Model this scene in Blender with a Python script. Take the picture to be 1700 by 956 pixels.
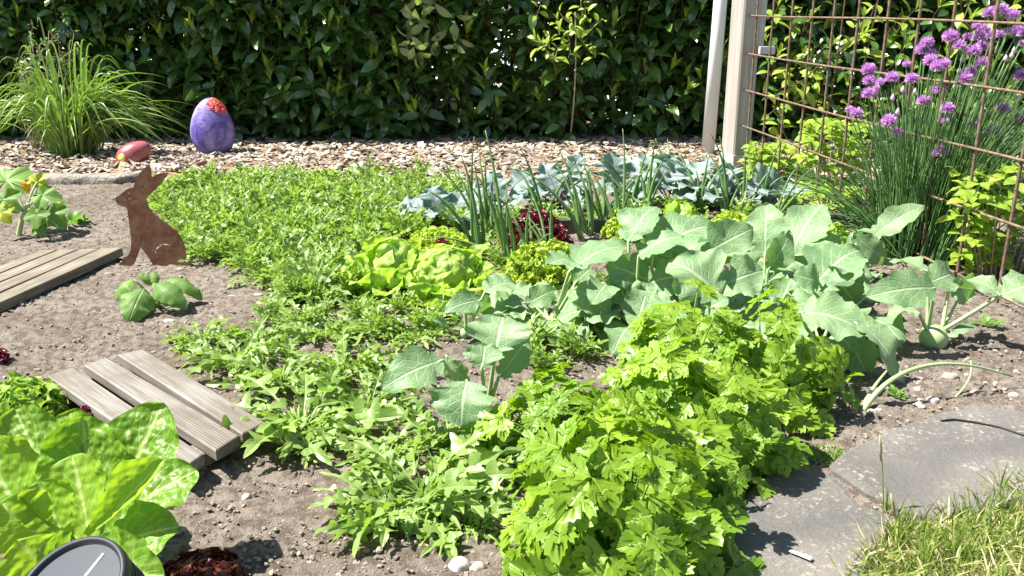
import bpy, math, random
import numpy as np
from mathutils import Vector
from mathutils.geometry import tessellate_polygon
for o in list(bpy.data.objects): bpy.data.objects.remove(o)
SC = bpy.context.scene; COL = SC.collection
PI = math.pi
rs = np.random.RandomState(7)
# ---------------------------------------------------------------- camera, light, exposure
CH = 0.70; F = 1500.0; TH = math.radians(17.47)
cd = bpy.data.cameras.new('camera'); cam = bpy.data.objects.new('camera', cd); COL.objects.link(cam)
cam.location = (0, 0, CH); cam.rotation_euler = (PI/2 - TH, 0, 0)
cd.sensor_width = 36; cd.lens = 36*F/1700; cd.clip_start = 0.05; cd.clip_end = 500
SC.camera = cam
SUN_EL, SUN_BACK = math.radians(57), math.radians(2)   # sun on the left, a little behind the garden
tosun = Vector((-math.cos(SUN_EL)*math.cos(SUN_BACK), math.cos(SUN_EL)*math.sin(SUN_BACK), math.sin(SUN_EL)))
sd = bpy.data.lights.new('sun', 'SUN'); sd.energy = 5.0; sd.angle = math.radians(0.53); sd.color = (1, .955, .88)
sun = bpy.data.objects.new('sun', sd); COL.objects.link(sun)
sun.rotation_euler = tosun.to_track_quat('Z', 'Y').to_euler()
W = bpy.data.worlds.new('World'); SC.world = W; W.use_nodes = True
nt = W.node_tree; bg = nt.nodes['Background']; sky = nt.nodes.new('ShaderNodeTexSky')
sky.sky_type = 'NISHITA'; sky.sun_disc = False; sky.sun_elevation = SUN_EL
sky.sun_rotation = math.atan2(tosun.x, tosun.y) % (2*PI)
nt.links.new(sky.outputs[0], bg.inputs[0]); bg.inputs[1].default_value = 0.06
vs = SC.view_settings; vs.view_transform = 'Standard'; vs.look = 'None'; vs.gamma = 1; vs.use_curve_mapping = False
vs.exposure = 1.55
SC.render.engine = 'CYCLES'
SC.cycles.max_bounces = 8; SC.cycles.transparent_max_bounces = 4; SC.cycles.diffuse_bounces = 3; SC.cycles.glossy_bounces = 2; SC.cycles.transmission_bounces = 4

# ---------------------------------------------------------------- pixel of the photo -> point of the place
def PD(px, py, Y):
    a = TH + math.atan((py-478)/F); z = CH - Y*math.tan(a)
    ax = Y*math.cos(TH) + (CH-z)*math.sin(TH)
    return np.array([(px-850)/F*ax, Y, z])
def GP(px, py, z=0.0):
    a = TH + math.atan((py-478)/F); Y = (CH-z)/math.tan(a)
    ax = Y*math.cos(TH) + (CH-z)*math.sin(TH)
    return np.array([(px-850)/F*ax, Y, z])
def SCALE(Y, z=0): return (Y*math.cos(TH) + (CH-z)*math.sin(TH))/F     # metres per photo pixel
def TOPX(p):
    ax = p[1]*math.cos(TH) + (CH-p[2])*math.sin(TH); up = p[1]*math.sin(TH) - (CH-p[2])*math.cos(TH)
    return 850 + p[0]/ax*F, 478 - up/ax*F
# ---------------------------------------------------------------- noise
def _h(ix, iy, s):
    n = (ix.astype(np.int64)*374761393 + iy.astype(np.int64)*668265263 + s*974711) & 0xffffffff
    n = ((n ^ (n >> 13))*1274126177) & 0xffffffff
    return ((n ^ (n >> 16)) & 0xffff)/65535.0
def vn(x, y, s=0):
    x = np.asarray(x, float); y = np.asarray(y, float)
    ix = np.floor(x); iy = np.floor(y); fx = x-ix; fy = y-iy
    fx = fx*fx*(3-2*fx); fy = fy*fy*(3-2*fy)
    a = _h(ix, iy, s); b = _h(ix+1, iy, s); c = _h(ix, iy+1, s); d = _h(ix+1, iy+1, s)
    return (a+(b-a)*fx)*(1-fy) + (c+(d-c)*fx)*fy
def fbm(x, y, s=0, o=4):
    r = 0; a = .5
    for i in range(o): r = r + a*(vn(x, y, s+i*17)-.5)*2; x = x*2.03; y = y*2.03; a *= .5
    return r
def gz(x, y): return 0.014*fbm(np.asarray(x)*1.6, np.asarray(y)*1.6, 3, 3)
def gzf(x, y): return float(gz(x, y))
# ---------------------------------------------------------------- mesh builder
ORG = {}
class MB:
    def __init__(s): s.v = []; s.f4 = []; s.f3 = []; s.uv = []; s.r = []; s.m4 = []; s.m3 = []; s.n = 0
    def add(s, v, f, uv=None, rnd=0.5, mat=0):
        v = np.asarray(v, float).reshape(-1, 3); f = np.asarray(f, int)
        uv = np.zeros((len(v), 2)) if uv is None else np.asarray(uv, float)
        s.v.append(v); s.uv.append(uv); s.r.append(np.full(len(v), rnd))
        if f.shape[1] == 4: s.f4.append(f+s.n); s.m4.append(np.full(len(f), mat))
        else: s.f3.append(f+s.n); s.m3.append(np.full(len(f), mat))
        s.n += len(v)
    def build(s, name, mats, parent=None, smooth=True, org=None):
        V = np.concatenate(s.v); UV = np.concatenate(s.uv); R = np.concatenate(s.r)
        o3 = np.zeros(3)
        if parent is not None: o3 = ORG[parent.name]
        if org is not None: o3 = np.array(org, float)
        V = V - o3
        f4 = np.concatenate(s.f4) if s.f4 else np.zeros((0, 4), int); f3 = np.concatenate(s.f3) if s.f3 else np.zeros((0, 3), int)
        me = bpy.data.meshes.new(name)
        nl = len(f4)*4 + len(f3)*3
        me.vertices.add(len(V)); me.vertices.foreach_set('co', V.ravel())
        me.loops.add(nl); li = np.concatenate([f4.ravel(), f3.ravel()]); me.loops.foreach_set('vertex_index', li)
        me.polygons.add(len(f4)+len(f3))
        st = np.concatenate([np.arange(len(f4))*4, len(f4)*4 + np.arange(len(f3))*3])
        me.polygons.foreach_set('loop_start', st)
        mi = np.concatenate(s.m4+s.m3) if (s.m4 or s.m3) else []
        me.polygons.foreach_set('material_index', mi)
        me.polygons.foreach_set('use_smooth', np.full(len(f4)+len(f3), smooth))
        l1 = me.uv_layers.new(name='UVMap'); l1.data.foreach_set('uv', UV[li].ravel())
        l2 = me.uv_layers.new(name='rnd'); l2.data.foreach_set('uv', np.stack([R[li], R[li]], 1).ravel())
        for m in (mats if isinstance(mats, (list, tuple)) else [mats]): me.materials.append(m)
        me.update(calc_edges=True); me.validate()
        o = bpy.data.objects.new(name, me); COL.objects.link(o)
        if parent is not None:
            o.parent = parent; ORG[o.name] = o3
        else:
            o.location = o3; ORG[o.name] = o3
        return o
def tag(o, label=None, cat=None, group=None, kind=None):
    if label: o['label'] = label
    if cat: o['category'] = cat
    if group: o['group'] = group
    if kind: o['kind'] = kind
    return o
def thing(name, label, cat, loc, group=None):
    o = bpy.data.objects.new(name, None); COL.objects.link(o); o.location = loc; o.empty_display_size = .05
    ORG[o.name] = np.array(loc, float); return tag(o, label, cat, group)
def copy_thing(o, loc, rz, sc=1.0, label=None):
    c = o.copy(); COL.objects.link(c); c.location = loc; c.rotation_euler = (0, 0, rz); c.scale = (sc,)*3
    if label: c['label'] = label
    for ch in o.children:
        d = ch.copy(); COL.objects.link(d); d.parent = c
    return c
_gc = {}
def gridf(nu, nv):
    if (nu, nv) not in _gc:
        i, j = np.meshgrid(np.arange(nu), np.arange(nv), indexing='ij'); a = (i*(nv+1)+j).ravel()
        _gc[(nu, nv)] = np.stack([a, a+1, a+nv+2, a+nv+1], 1)
    return _gc[(nu, nv)]
def nrm(v): v = np.asarray(v, float); return v/(np.linalg.norm(v)+1e-12)
def rot(v, k, a):
    k = nrm(k); return v*math.cos(a) + np.cross(k, v)*math.sin(a) + k*np.dot(k, v)*(1-math.cos(a))
# --- outline profiles: half width at u (0 base .. 1 tip), side +-1
def p_oval(u, s=1): return np.sin(PI*np.clip(u, 0, 1)**.92)**.75
def p_round(u, s=1): return np.sin(PI*np.clip(u, 0, 1)**.85)**.5
def p_obov(u, s=1): return (.18+.82*np.clip(u/.6, 0, 1)**1.1)*np.clip((1-u)/.22, 0, 1)**.5*1.0
def p_lance(u, s=1): return np.clip(u/.15, 0, 1)**.6*np.clip(1-u, 0, 1)**.55
def p_strap(u, s=1): return (.55+.45*np.sin(PI*np.clip(u*.9+.05, 0, 1)))*np.clip((1-u)/.45, 0, 1)**.6
def mk_kohl(seed, lob=.055):
    r = np.random.RandomState(seed); ph = r.rand(8)*6.28
    def f(u, s=1):
        base = np.clip(np.sin(PI*np.clip(u, 0, 1)**.72), 0, 1)**.62
        k = 0 if s > 0 else 4
        w = lob*np.sin(2*PI*3.2*u+ph[k]) + lob*.55*np.sin(2*PI*7*u+ph[k+1]) + lob*.3*np.sin(2*PI*13*u+ph[k+2])
        notch = 1 - .45*np.exp(-((u-.17-.04*math.sin(ph[k+3]))/.045)**2)
        return base*(1+w)*notch
    return f
def mk_rocket(seed):
    r = np.random.RandomState(seed); n = r.choice([4, 5, 5, 6]); ph = r.rand(4)*.25; jit = .75+.5*r.rand(20)
    def f(u, s=1):
        x = np.clip(u, 0, 1); q = n*x + (ph[0] if s > 0 else ph[1]) + .1
        k = np.floor(q).astype(int) % 10 + (0 if s > 0 else 10)
        lo = np.clip(np.sin(PI*(q % 1.0)), 0, 1)**1.7*jit[k]
        env = np.where(x < .12, .03, .35+.65*np.clip((x-.12)/.4, 0, 1))*np.clip((1.08-x)/.4, 0, 1)**.3
        w = env*lo + .07
        tw = .52*np.clip((1-x)/.24, 0, 1)**.55*np.clip((x-.70)/.10, 0, 1)
        return np.maximum(w*np.clip((.98-x)/.15, 0, 1), tw)
    return f
ROCK = [mk_rocket(i) for i in range(12)]
KOHL = [mk_kohl(i) for i in range(20)]
KOHLP = [mk_kohl(50+i, .16) for i in range(20)]
def mk_tooth(n, a=.12):
    def f(u, s=1):
        t = (u*n) % 1.0
        return p_oval(u)*(1-a + a*(1-t)*1.6)
    return f
TOOTH = mk_tooth(8)
def p_wav(seed, base=p_obov, a=.05):
    ph = np.random.RandomState(seed).rand(6)*6.28
    def f(u, s=1): return base(u)*(1+a*np.sin(2*PI*2.3*u+ph[0]+s)+a*.7*np.sin(2*PI*5*u+ph[1]+2*s))
    return f
def blade(mb, A, B, Wd, n=(0, -.3, 1), prof=p_oval, arch=.1, cup=.1, ruf=0, rf=3, nu=8, nv=4, rnd=None, mat=0, tilt=0, roll=0, tip=0, crink=0, cs=30):
    A = np.asarray(A, float); B = np.asarray(B, float); d = B-A; L = np.linalg.norm(d); a = d/(L+1e-9)
    n = np.asarray(n, float); n = n - a*np.dot(n, a)
    if np.linalg.norm(n) < 1e-3: n = np.cross(a, (1, 0, 0))
    n = nrm(n)
    if roll: n = rot(n, a, roll)
    s = np.cross(a, n)
    u = np.linspace(0, 1, nu+1)[:, None]; v = np.linspace(-1, 1, nv+1)[None, :]
    w = np.where(v >= 0, prof(u, 1), prof(u, -1))*Wd/2
    av = np.abs(v); ph = rs.rand(4)*6.28
    lat = v*w*(1-.25*abs(cup)*av)
    up = arch*L*4*u*(1-u) + cup*av**1.6*w - tip*L*u**3
    if ruf: up = up + ruf*Wd*.5*av**2*(np.sin(2*PI*rf*u+ph[0]+(v > 0)*ph[1]) + .5*np.sin(2*PI*rf*2.3*u+ph[2]+(v > 0)*ph[3]))*np.clip(u*4, 0, 1)
    if crink:
        up = up + crink*Wd*(vn(u*L*cs+ph[0]*9, lat*cs+ph[1]*9, 5)-.5 + .5*(vn(u*L*cs*2.1+ph[2]*9, lat*cs*2.1, 6)-.5))*(.3+.7*(av > .1))*np.clip(w/(Wd*.2), 0, 1)
    P = A + a*((u*L + tilt*av*w*(1.15-u))[..., None]) + n*(up[..., None]) + s*(lat[..., None])
    uv = np.stack([u+0*v, v*.5+.5+0*u], -1).reshape(-1, 2)
    mb.add(P.reshape(-1, 3), gridf(nu, nv), uv, rs.rand() if rnd is None else rnd, mat)
def bez(A, C, B, k=8):
    t = np.linspace(0, 1, k)[:, None]; A, B, C = map(lambda q: np.asarray(q, float), (A, B, C))
    return (1-t)**2*A + 2*t*(1-t)*C + t*t*B
def tube(mb, pts, r0, r1=None, k=6, rnd=.5, mat=0, cap=True, prof=None, flat=1.0):
    pts = np.asarray(pts, float); n = len(pts); r1 = r0 if r1 is None else r1
    T = np.gradient(pts, axis=0); T /= np.linalg.norm(T, axis=1)[:, None]+1e-12
    ref = np.array([0, 0, 1.]) if abs(T[0][2]) < .9 else np.array([1., 0, 0])
    N = nrm(np.cross(T[0], ref)); V = []; UV = []
    for i in range(n):
        N = nrm(N - T[i]*np.dot(N, T[i])); Bn = np.cross(T[i], N)
        t = i/(n-1); r = (r0+(r1-r0)*t) if prof is None else prof(t)*r0
        for j in range(k):
            a = 2*PI*j/k; V.append(pts[i] + (N*math.cos(a)+Bn*math.sin(a)*flat)*r); UV.append((t, j/k))
    f = []
    for i in range(n-1):
        for j in range(k): f.append((i*k+j, i*k+(j+1) % k, (i+1)*k+(j+1) % k, (i+1)*k+j))
    mb.add(V, f, UV, rnd, mat)
    if cap:
        b = mb.n - len(V); V0 = [pts[0], pts[-1]]
        c = mb.n; mb.add(V0, np.zeros((0, 3), int).reshape(0, 3), None, rnd, mat)
        tri = [(b+(j+1) % k - c, b+j-c, 0) for j in range(k)] + [(b+(n-1)*k+j-c, b+(n-1)*k+(j+1) % k-c, 1) for j in range(k)]
        mb.f3.append(np.array(tri)+c); mb.m3.append(np.full(len(tri), mat))
def lathe(mb, C, prof, k=32, axis=(0, 0, 1), rnd=.5, mat=0, fx=None):
    C = np.asarray(C, float); az = nrm(axis); ax = nrm(np.cross(az, (0, 1, 0.01))); ay = np.cross(az, ax)
    V = []; UV = []
    for i, (r, z) in enumerate(prof):
        for j in range(k):
            a = 2*PI*j/k; p = C + ax*r*math.cos(a) + ay*r*math.sin(a) + az*z
            if fx: p = fx(p, a, i/(len(prof)-1))
            V.append(p); UV.append((j/k, i/(len(prof)-1)))
    f = [(i*k+j, i*k+(j+1) % k, (i+1)*k+(j+1) % k, (i+1)*k+j) for i in range(len(prof)-1) for j in range(k)]
    mb.add(V, f, UV, rnd, mat)
def palm(mb, C, d, n, R, lobes=5, la=.13, cup=.15, wave=.06, rnd=None, mat=0, seg=60, rings=7, droop=.3, teeth=.02):
    """round lobed leaf; C where the stalk meets it, d towards its tip"""
    C = np.asarray(C, float); n = nrm(n); d = np.asarray(d, float); d = nrm(d - n*np.dot(n, d)); s = np.cross(d, n)
    ph = rs.rand(3)*6.28; V = [C]; UV = [(0, .5)]
    for r in range(1, rings+1):
        t = r/rings
        for j in range(seg+1):
            th = -PI*.985 + 2*PI*.985*j/seg
            rad = R*(.30 + .70*math.cos(th*.5)**.55)*(1 + la*t*t*math.cos(th*lobes*.86)) * (1+teeth*t*math.sin(th*31))
            rad *= 1 - .55*math.exp(-((abs(th)-PI)/.35)**2)*0
            x = rad*t*math.cos(th); y = rad*t*math.sin(th)
            z = -droop*R*t**2*(.6+.4*math.cos(th)) + cup*R*t*abs(math.sin(th*lobes*.43)) + wave*R*t*t*math.sin(5*th+ph[0])
            V.append(C + d*x + s*y + n*z); UV.append((t, .5+th/(2*PI)))
    f = []
    for r in range(rings-1):
        for j in range(seg): a = 1+r*(seg+1)+j; f.append((a, a+seg+1, a+seg+2, a+1))
    c0 = mb.n; mb.add(V, f, UV, rs.rand() if rnd is None else rnd, mat)
    mb.f3.append(np.array([(c0, c0+1+j, c0+2+j) for j in range(seg)])); mb.m3.append(np.full(seg, mat))
def prism(mb, quad_top, h, mat=0, rnd=.5, bev=.002, uvs=1.0):
    """board from 4 top corners (a,b along the length), thickness h, softened top edge"""
    q = [np.asarray(p, float) for p in quad_top]; c = sum(q)/4; V = []
    L = np.linalg.norm(q[1]-q[0]); Wd = np.linalg.norm(q[3]-q[0])
    def ring(dz, ins): return [p + nrm(q[(i+1) % 4]-p)*ins + nrm(q[(i-1) % 4]-p)*ins + np.array([0, 0, dz]) for i, p in enumerate(q)]
    rings = [ring(0, bev), ring(-bev*.4, bev*.4), ring(-bev, 0), ring(-h, 0)]
    uvq = [(0, 0), (L, 0), (L, Wd), (0, Wd)]
    for r in rings: V += r
    UV = []
    for k, r in enumerate(rings): UV += uvq if k < 3 else [(u, v+h) for u, v in uvq]
    f = [(0, 1, 2, 3)]
    for k in range(3):
        for i in range(4): f.append((k*4+i, k*4+(i+1) % 4, (k+1)*4+(i+1) % 4, (k+1)*4+i)[::-1])
    f.append((15, 14, 13, 12)); mb.add(V, f, UV, rnd, mat)
def box(mb, lo, hi, mat=0, rnd=.5, M=None):
    x0, y0, z0 = lo; x1, y1, z1 = hi
    V = np.array([(x0, y0, z0), (x1, y0, z0), (x1, y1, z0), (x0, y1, z0), (x0, y0, z1), (x1, y0, z1), (x1, y1, z1), (x0, y1, z1)], float)
    if M is not None: V = V@M[0].T + M[1]
    mb.add(V, [(3, 2, 1, 0), (4, 5, 6, 7), (0, 1, 5, 4), (1, 2, 6, 5), (2, 3, 7, 6), (3, 0, 4, 7)], None, rnd, mat)
# ---------------------------------------------------------------- materials
def nodes(name):
    m = bpy.data.materials.new(name); m.use_nodes = True; t = m.node_tree; t.nodes.clear()
    out = t.nodes.new('ShaderNodeOutputMaterial')
    class N:
        def __call__(s, typ, **kw):
            n = t.nodes.new('ShaderNode'+typ)
            for k, v in kw.items(): setattr(n, k, v)
            return n
        def l(s, a, b): t.links.new(a, b)
        def math(s, op, a, b=None, c=None, clamp=False):
            n = t.nodes.new('ShaderNodeMath'); n.operation = op; n.use_clamp = clamp
            for i, q in enumerate((a, b, c)):
                if q is None: continue
                if isinstance(q, (int, float)): n.inputs[i].default_value = q
                else: t.links.new(q, n.inputs[i])
            return n.outputs[0]
        def mix(s, f, a, b, typ='MIX'):
            n = t.nodes.new('ShaderNodeMix'); n.data_type = 'RGBA'; n.blend_type = typ
            for i, q in ((0, f), (6, a), (7, b)):
                if isinstance(q, (int, float)): n.inputs[i].default_value = q
                elif isinstance(q, tuple): n.inputs[i].default_value = (*q, 1) if len(q) == 3 else q
                else: t.links.new(q, n.inputs[i])
            return n.outputs[2]
        def noise(s, scale, detail=4, vec=None, rough=.55, dist=0):
            n = t.nodes.new('ShaderNodeTexNoise'); n.inputs['Scale'].default_value = scale; n.inputs['Detail'].default_value = detail
            n.inputs['Roughness'].default_value = rough; n.inputs['Distortion'].default_value = dist
            if vec is not None: t.links.new(vec, n.inputs['Vector'])
            return n.outputs[0]
        def ramp(s, fac, pts):
            n = t.nodes.new('ShaderNodeValToRGB'); e = n.color_ramp.elements
            while len(e) < len(pts): e.new(.5)
            for q, (p, c) in zip(e, pts): q.position = p; q.color = (*c, 1) if len(c) == 3 else c
            t.links.new(fac, n.inputs[0]); return n.outputs[0]
        def step(s, x, a, b):
            n = t.nodes.new('ShaderNodeMapRange'); n.interpolation_type = 'SMOOTHSTEP'; t.links.new(x, n.inputs[0])
            n.inputs[1].default_value = a; n.inputs[2].default_value = b; return n.outputs[0]
        def obj(s):
            n = t.nodes.new('ShaderNodeTexCoord'); return n.outputs['Object']
        def uv(s, name='UVMap'):
            n = t.nodes.new('ShaderNodeUVMap'); n.uv_map = name; x = t.nodes.new('ShaderNodeSeparateXYZ'); t.links.new(n.outputs[0], x.inputs[0])
            return x.outputs[0], x.outputs[1], n.outputs[0]
        def bump(s, h, strength=.5, dist=.002):
            n = t.nodes.new('ShaderNodeBump'); n.inputs['Strength'].default_value = strength; n.inputs['Distance'].default_value = dist
            t.links.new(h, n.inputs['Height']); return n.outputs[0]
        def bsdf(s, col, rough=.5, spec=.5, normal=None, metal=0):
            b = t.nodes.new('ShaderNodeBsdfPrincipled')
            if isinstance(col, tuple): b.inputs['Base Color'].default_value = (*col, 1)
            else: t.links.new(col, b.inputs['Base Color'])
            if isinstance(rough, (int, float)): b.inputs['Roughness'].default_value = rough
            else: t.links.new(rough, b.inputs['Roughness'])
            b.inputs['Specular IOR Level'].default_value = spec; b.inputs['Metallic'].default_value = metal
            if normal is not None: t.links.new(normal, b.inputs['Normal'])
            return b.outputs[0]
        def out(s, sh): t.links.new(sh, out.inputs[0])
    return m, N()
def leafmat(name, c1, c2, vein, tr, trf=.35, nv=7, vs_=.5, slope=.35, rough=.42, spec=.35, bump=.4, bs=90, polar=0, back=None, edge=None, pucker=0, net=0):
    m, N = nodes(name)
    u, v, _ = N.uv(); r = N.uv('rnd')[0]
    av = N.math('MULTIPLY', N.math('ABSOLUTE', N.math('SUBTRACT', v, .5)), 2.0)
    if polar:   # palmate: main veins fan out from the stalk
        fr = N.math('ABSOLUTE', N.math('SUBTRACT', N.math('FRACT', N.math('MULTIPLY', v, float(polar))), .5))
        vm = N.math('SUBTRACT', 1.0, N.step(N.math('MULTIPLY', fr, u), .0, .035))
    else:
        mid = N.math('SUBTRACT', 1.0, N.step(av, .015, .085))
        ph = N.math('MULTIPLY', N.math('SUBTRACT', u, N.math('MULTIPLY', av, slope)), float(nv))
        fr = N.math('ABSOLUTE', N.math('SUBTRACT', N.math('FRACT', ph), .5))
        side = N.math('MULTIPLY', N.math('SUBTRACT', 1.0, N.step(fr, .02, .11)), N.math('SUBTRACT', 1.0, N.math('MULTIPLY', av, .8)))
        vm = N.math('MAXIMUM', mid, N.math('MULTIPLY', side, .6))
    ob = N.obj(); nz = N.noise(14, 3, ob); nf = N.noise(bs, 3, ob)
    if net:
        v2 = N('TexVoronoi', feature='DISTANCE_TO_EDGE'); v2.inputs['Scale'].default_value = net; N.l(ob, v2.inputs['Vector'])
        vm = N.math('MAXIMUM', vm, N.math('MULTIPLY', N.math('SUBTRACT', 1.0, N.step(v2.outputs['Distance'], .0, .07)), .35))
    col = N.mix(N.math('ADD', N.math('MULTIPLY', r, .7), N.math('MULTIPLY', nz, .3)), c1, c2)
    col = N.mix(N.math('MULTIPLY', vm, vs_), col, vein)
    if edge: col = N.mix(N.math('MULTIPLY', N.step(av, .6, 1.0), .8), col, edge)
    if back:
        g = N('NewGeometry'); col = N.mix(g.outputs['Backfacing'], col, back)
    h = N.math('ADD', N.math('MULTIPLY', nf, .6), N.math('MULTIPLY', vm, -.5))
    if pucker:
        vo = N('TexVoronoi', feature='SMOOTH_F1'); vo.inputs['Scale'].default_value = pucker; vo.inputs['Smoothness'].default_value = .6; N.l(ob, vo.inputs['Vector'])
        h = N.math('ADD', N.math('MULTIPLY', vo.outputs['Distance'], -2.2), N.math('MULTIPLY', h, .5))
    nb = N.bump(h, bump, .006 if pucker else .003)
    p = N.bsdf(col, rough, spec, nb)
    t_ = N('BsdfTranslucent'); tc = N.mix(N.math('MULTIPLY', vm, .3), tr, vein); N.l(tc, t_.inputs[0]); N.l(nb, t_.inputs[1])
    mx = N('MixShader'); mx.inputs[0].default_value = trf; N.l(p, mx.inputs[1]); N.l(t_.outputs[0], mx.inputs[2])
    N.out(mx.outputs[0]); return m
def simple(name, c1, c2, scale=20, rough=.6, spec=.3, bump=.3, dist=.003, detail=5, metal=0, bscale=None):
    m, N = nodes(name); ob = N.obj(); nz = N.noise(scale, detail, ob)
    col = N.mix(N.step(nz, .3, .7), c1, c2)
    N.out(N.bsdf(col, rough, spec, N.bump(N.noise(bscale or scale*3, 5, ob), bump, dist), metal)); return m
M = {}
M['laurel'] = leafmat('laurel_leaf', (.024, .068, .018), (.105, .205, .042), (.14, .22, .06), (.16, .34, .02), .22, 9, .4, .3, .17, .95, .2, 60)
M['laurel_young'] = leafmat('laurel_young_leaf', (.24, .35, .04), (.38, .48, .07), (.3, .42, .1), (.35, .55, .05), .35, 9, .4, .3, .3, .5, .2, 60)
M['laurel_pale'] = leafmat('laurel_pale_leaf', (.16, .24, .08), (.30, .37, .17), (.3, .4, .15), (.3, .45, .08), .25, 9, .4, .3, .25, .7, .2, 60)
M['rocket'] = leafmat('rocket_leaf', (.15, .26, .05), (.28, .39, .10), (.48, .55, .27), (.34, .54, .05), .36, 7, .55, .3, .38, .45, .3, 80)
M['rocket_heart'] = leafmat('rocket_stalk', (.26, .38, .10), (.33, .42, .12), (.45, .52, .25), (.3, .5, .08), .3, 7, .3, .3, .45, .3, .3, 80)
M['kohl'] = leafmat('kohlrabi_leaf', (.15, .265, .12), (.25, .37, .18), (.50, .58, .38), (.22, .45, .05), .33, 6, .75, .42, .48, .35, .7, 45, net=55)
M['kohlp'] = leafmat('purple_kohlrabi_leaf', (.20, .30, .25), (.31, .41, .35), (.27, .17, .29), (.12, .26, .08), .25, 6, .8, .42, .5, .35, .7, 45, net=60)
M['kstalk'] = simple('kohlrabi_stalk', (.30, .42, .17), (.38, .48, .24), 12, .45, .4, .1)
M['pstalk'] = simple('purple_kohlrabi_stalk', (.10, .05, .12), (.16, .09, .16), 12, .45, .4, .1)
M['parsley'] = leafmat('parsley_leaf', (.10, .215, .014), (.26, .38, .028), (.36, .50, .12), (.36, .60, .015), .36, 6, .6, .5, .37, .4, .4, 70)
M['stem'] = simple('green_stem', (.12, .24, .04), (.18, .32, .07), 20, .45, .4, .1)
M['romaine'] = leafmat('romaine_leaf', (.085, .20, .011), (.17, .31, .025), (.42, .54, .16), (.30, .54, .02), .36, 7, .9, .55, .42, .4, .30, 34, pucker=110, net=45)
M['romaine_in'] = leafmat('romaine_inner_leaf', (.16, .31, .016), (.25, .40, .035), (.50, .60, .22), (.42, .64, .03), .42, 7, .9, .55, .42, .4, .26, 34, pucker=110)
M['butter'] = leafmat('butterhead_leaf', (.29, .45, .06), (.42, .57, .12), (.55, .66, .25), (.48, .74, .06), .38, 6, .5, .5, .38, .4, .6, 40, pucker=60)
M['lollo'] = leafmat('frilly_lettuce_leaf', (.37, .51, .055), (.50, .62, .10), (.55, .62, .12), (.58, .78, .06), .42, 5, .3, .5, .4, .4, .4, 60)
M['frill'] = leafmat('oak_lettuce_leaf', (.20, .36, .05), (.30, .45, .07), (.45, .55, .15), (.38, .58, .04), .38, 5, .4, .5, .4, .4, .5, 60)
M['red'] = leafmat('red_lettuce_leaf', (.085, .006, .014), (.15, .014, .028), (.16, .03, .04), (.28, .01, .02), .25, 5, .3, .5, .25, .6, .5, 60)
M['redgreen'] = leafmat('dark_red_lettuce_leaf', (.065, .012, .012), (.12, .035, .022), (.14, .05, .03), (.2, .03, .01), .25, 5, .3, .5, .3, .5, .5, 60)
M['onion'] = leafmat('onion_leaf', (.11, .22, .07), (.18, .31, .10), (.15, .28, .1), (.2, .4, .05), .15, 3, .0, .1, .38, .4, .1, 60)
M['chive'] = leafmat('chive_leaf', (.085, .19, .06), (.15, .28, .085), (.12, .24, .08), (.1, .3, .05), .15, 3, .0, .1, .4, .4, .1, 60)
M['chiveflower'] = leafmat('chive_flower', (.58, .28, .60), (.74, .46, .76), (.5, .2, .6), (.6, .3, .7), .35, 3, .0, .1, .5, .2, .1, 60)
M['chivebud'] = leafmat('chive_bud', (.58, .42, .58), (.7, .58, .66), (.5, .4, .6), (.6, .4, .6), .3, 3, .0, .1, .5, .2, .1, 60)
M['rasp'] = leafmat('raspberry_leaf', (.20, .33, .035), (.34, .45, .05), (.30, .42, .08), (.40, .60, .03), .38, 7, .6, .4, .42, .35, .6, 60)
M['squash'] = leafmat('squash_leaf', (.11, .22, .045), (.17, .30, .065), (.26, .38, .13), (.25, .45, .03), .35, 7, .6, .4, .5, .3, .8, 50, polar=5)
M['squashyel'] = leafmat('yellowed_squash_leaf', (.38, .46, .04), (.5, .54, .05), (.4, .5, .13), (.5, .6, .03), .35, 7, .6, .4, .5, .3, .8, 50, polar=5)
M['squashleaf'] = leafmat('young_squash_leaf', (.10, .20, .045), (.16, .29, .065), (.28, .40, .15), (.25, .45, .03), .3, 4, .6, .6, .5, .3, .8, 50)
M['petal'] = simple('yellow_petal', (.75, .42, .01), (.85, .55, .02), 30, .5, .3, .1)
M['daylily'] = leafmat('strap_leaf', (.13, .22, .05), (.28, .39, .12), (.2, .3, .08), (.25, .45, .03), .3, 1, .2, .1, .35, .5, .1, 60)
M['grass'] = leafmat('lawn_grass', (.10, .18, .02), (.30, .34, .09), (.2, .3, .08), (.3, .5, .04), .3, 1, .0, .1, .5, .3, .1, 60)
M['dry'] = leafmat('dry_blade', (.40, .34, .18), (.52, .45, .27), (.3, .3, .1), (.4, .35, .15), .2, 1, .0, .1, .6, .2, .1, 60)
M['weed'] = leafmat('weed_leaf', (.07, .17, .025), (.14, .28, .04), (.25, .35, .12), (.2, .45, .03), .35, 5, .4, .4, .42, .35, .3, 60)
M['bark'] = simple('shrub_bark', (.09, .06, .035), (.16, .11, .07), 40, .85, .2, .6)
M['twig'] = simple('pale_twig', (.30, .24, .14), (.40, .34, .2), 40, .8, .2, .4)
M['blossom'] = simple('tiny_blossom', (.55, .55, .35), (.62, .62, .45), 40, .7, .2, .1)
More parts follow.
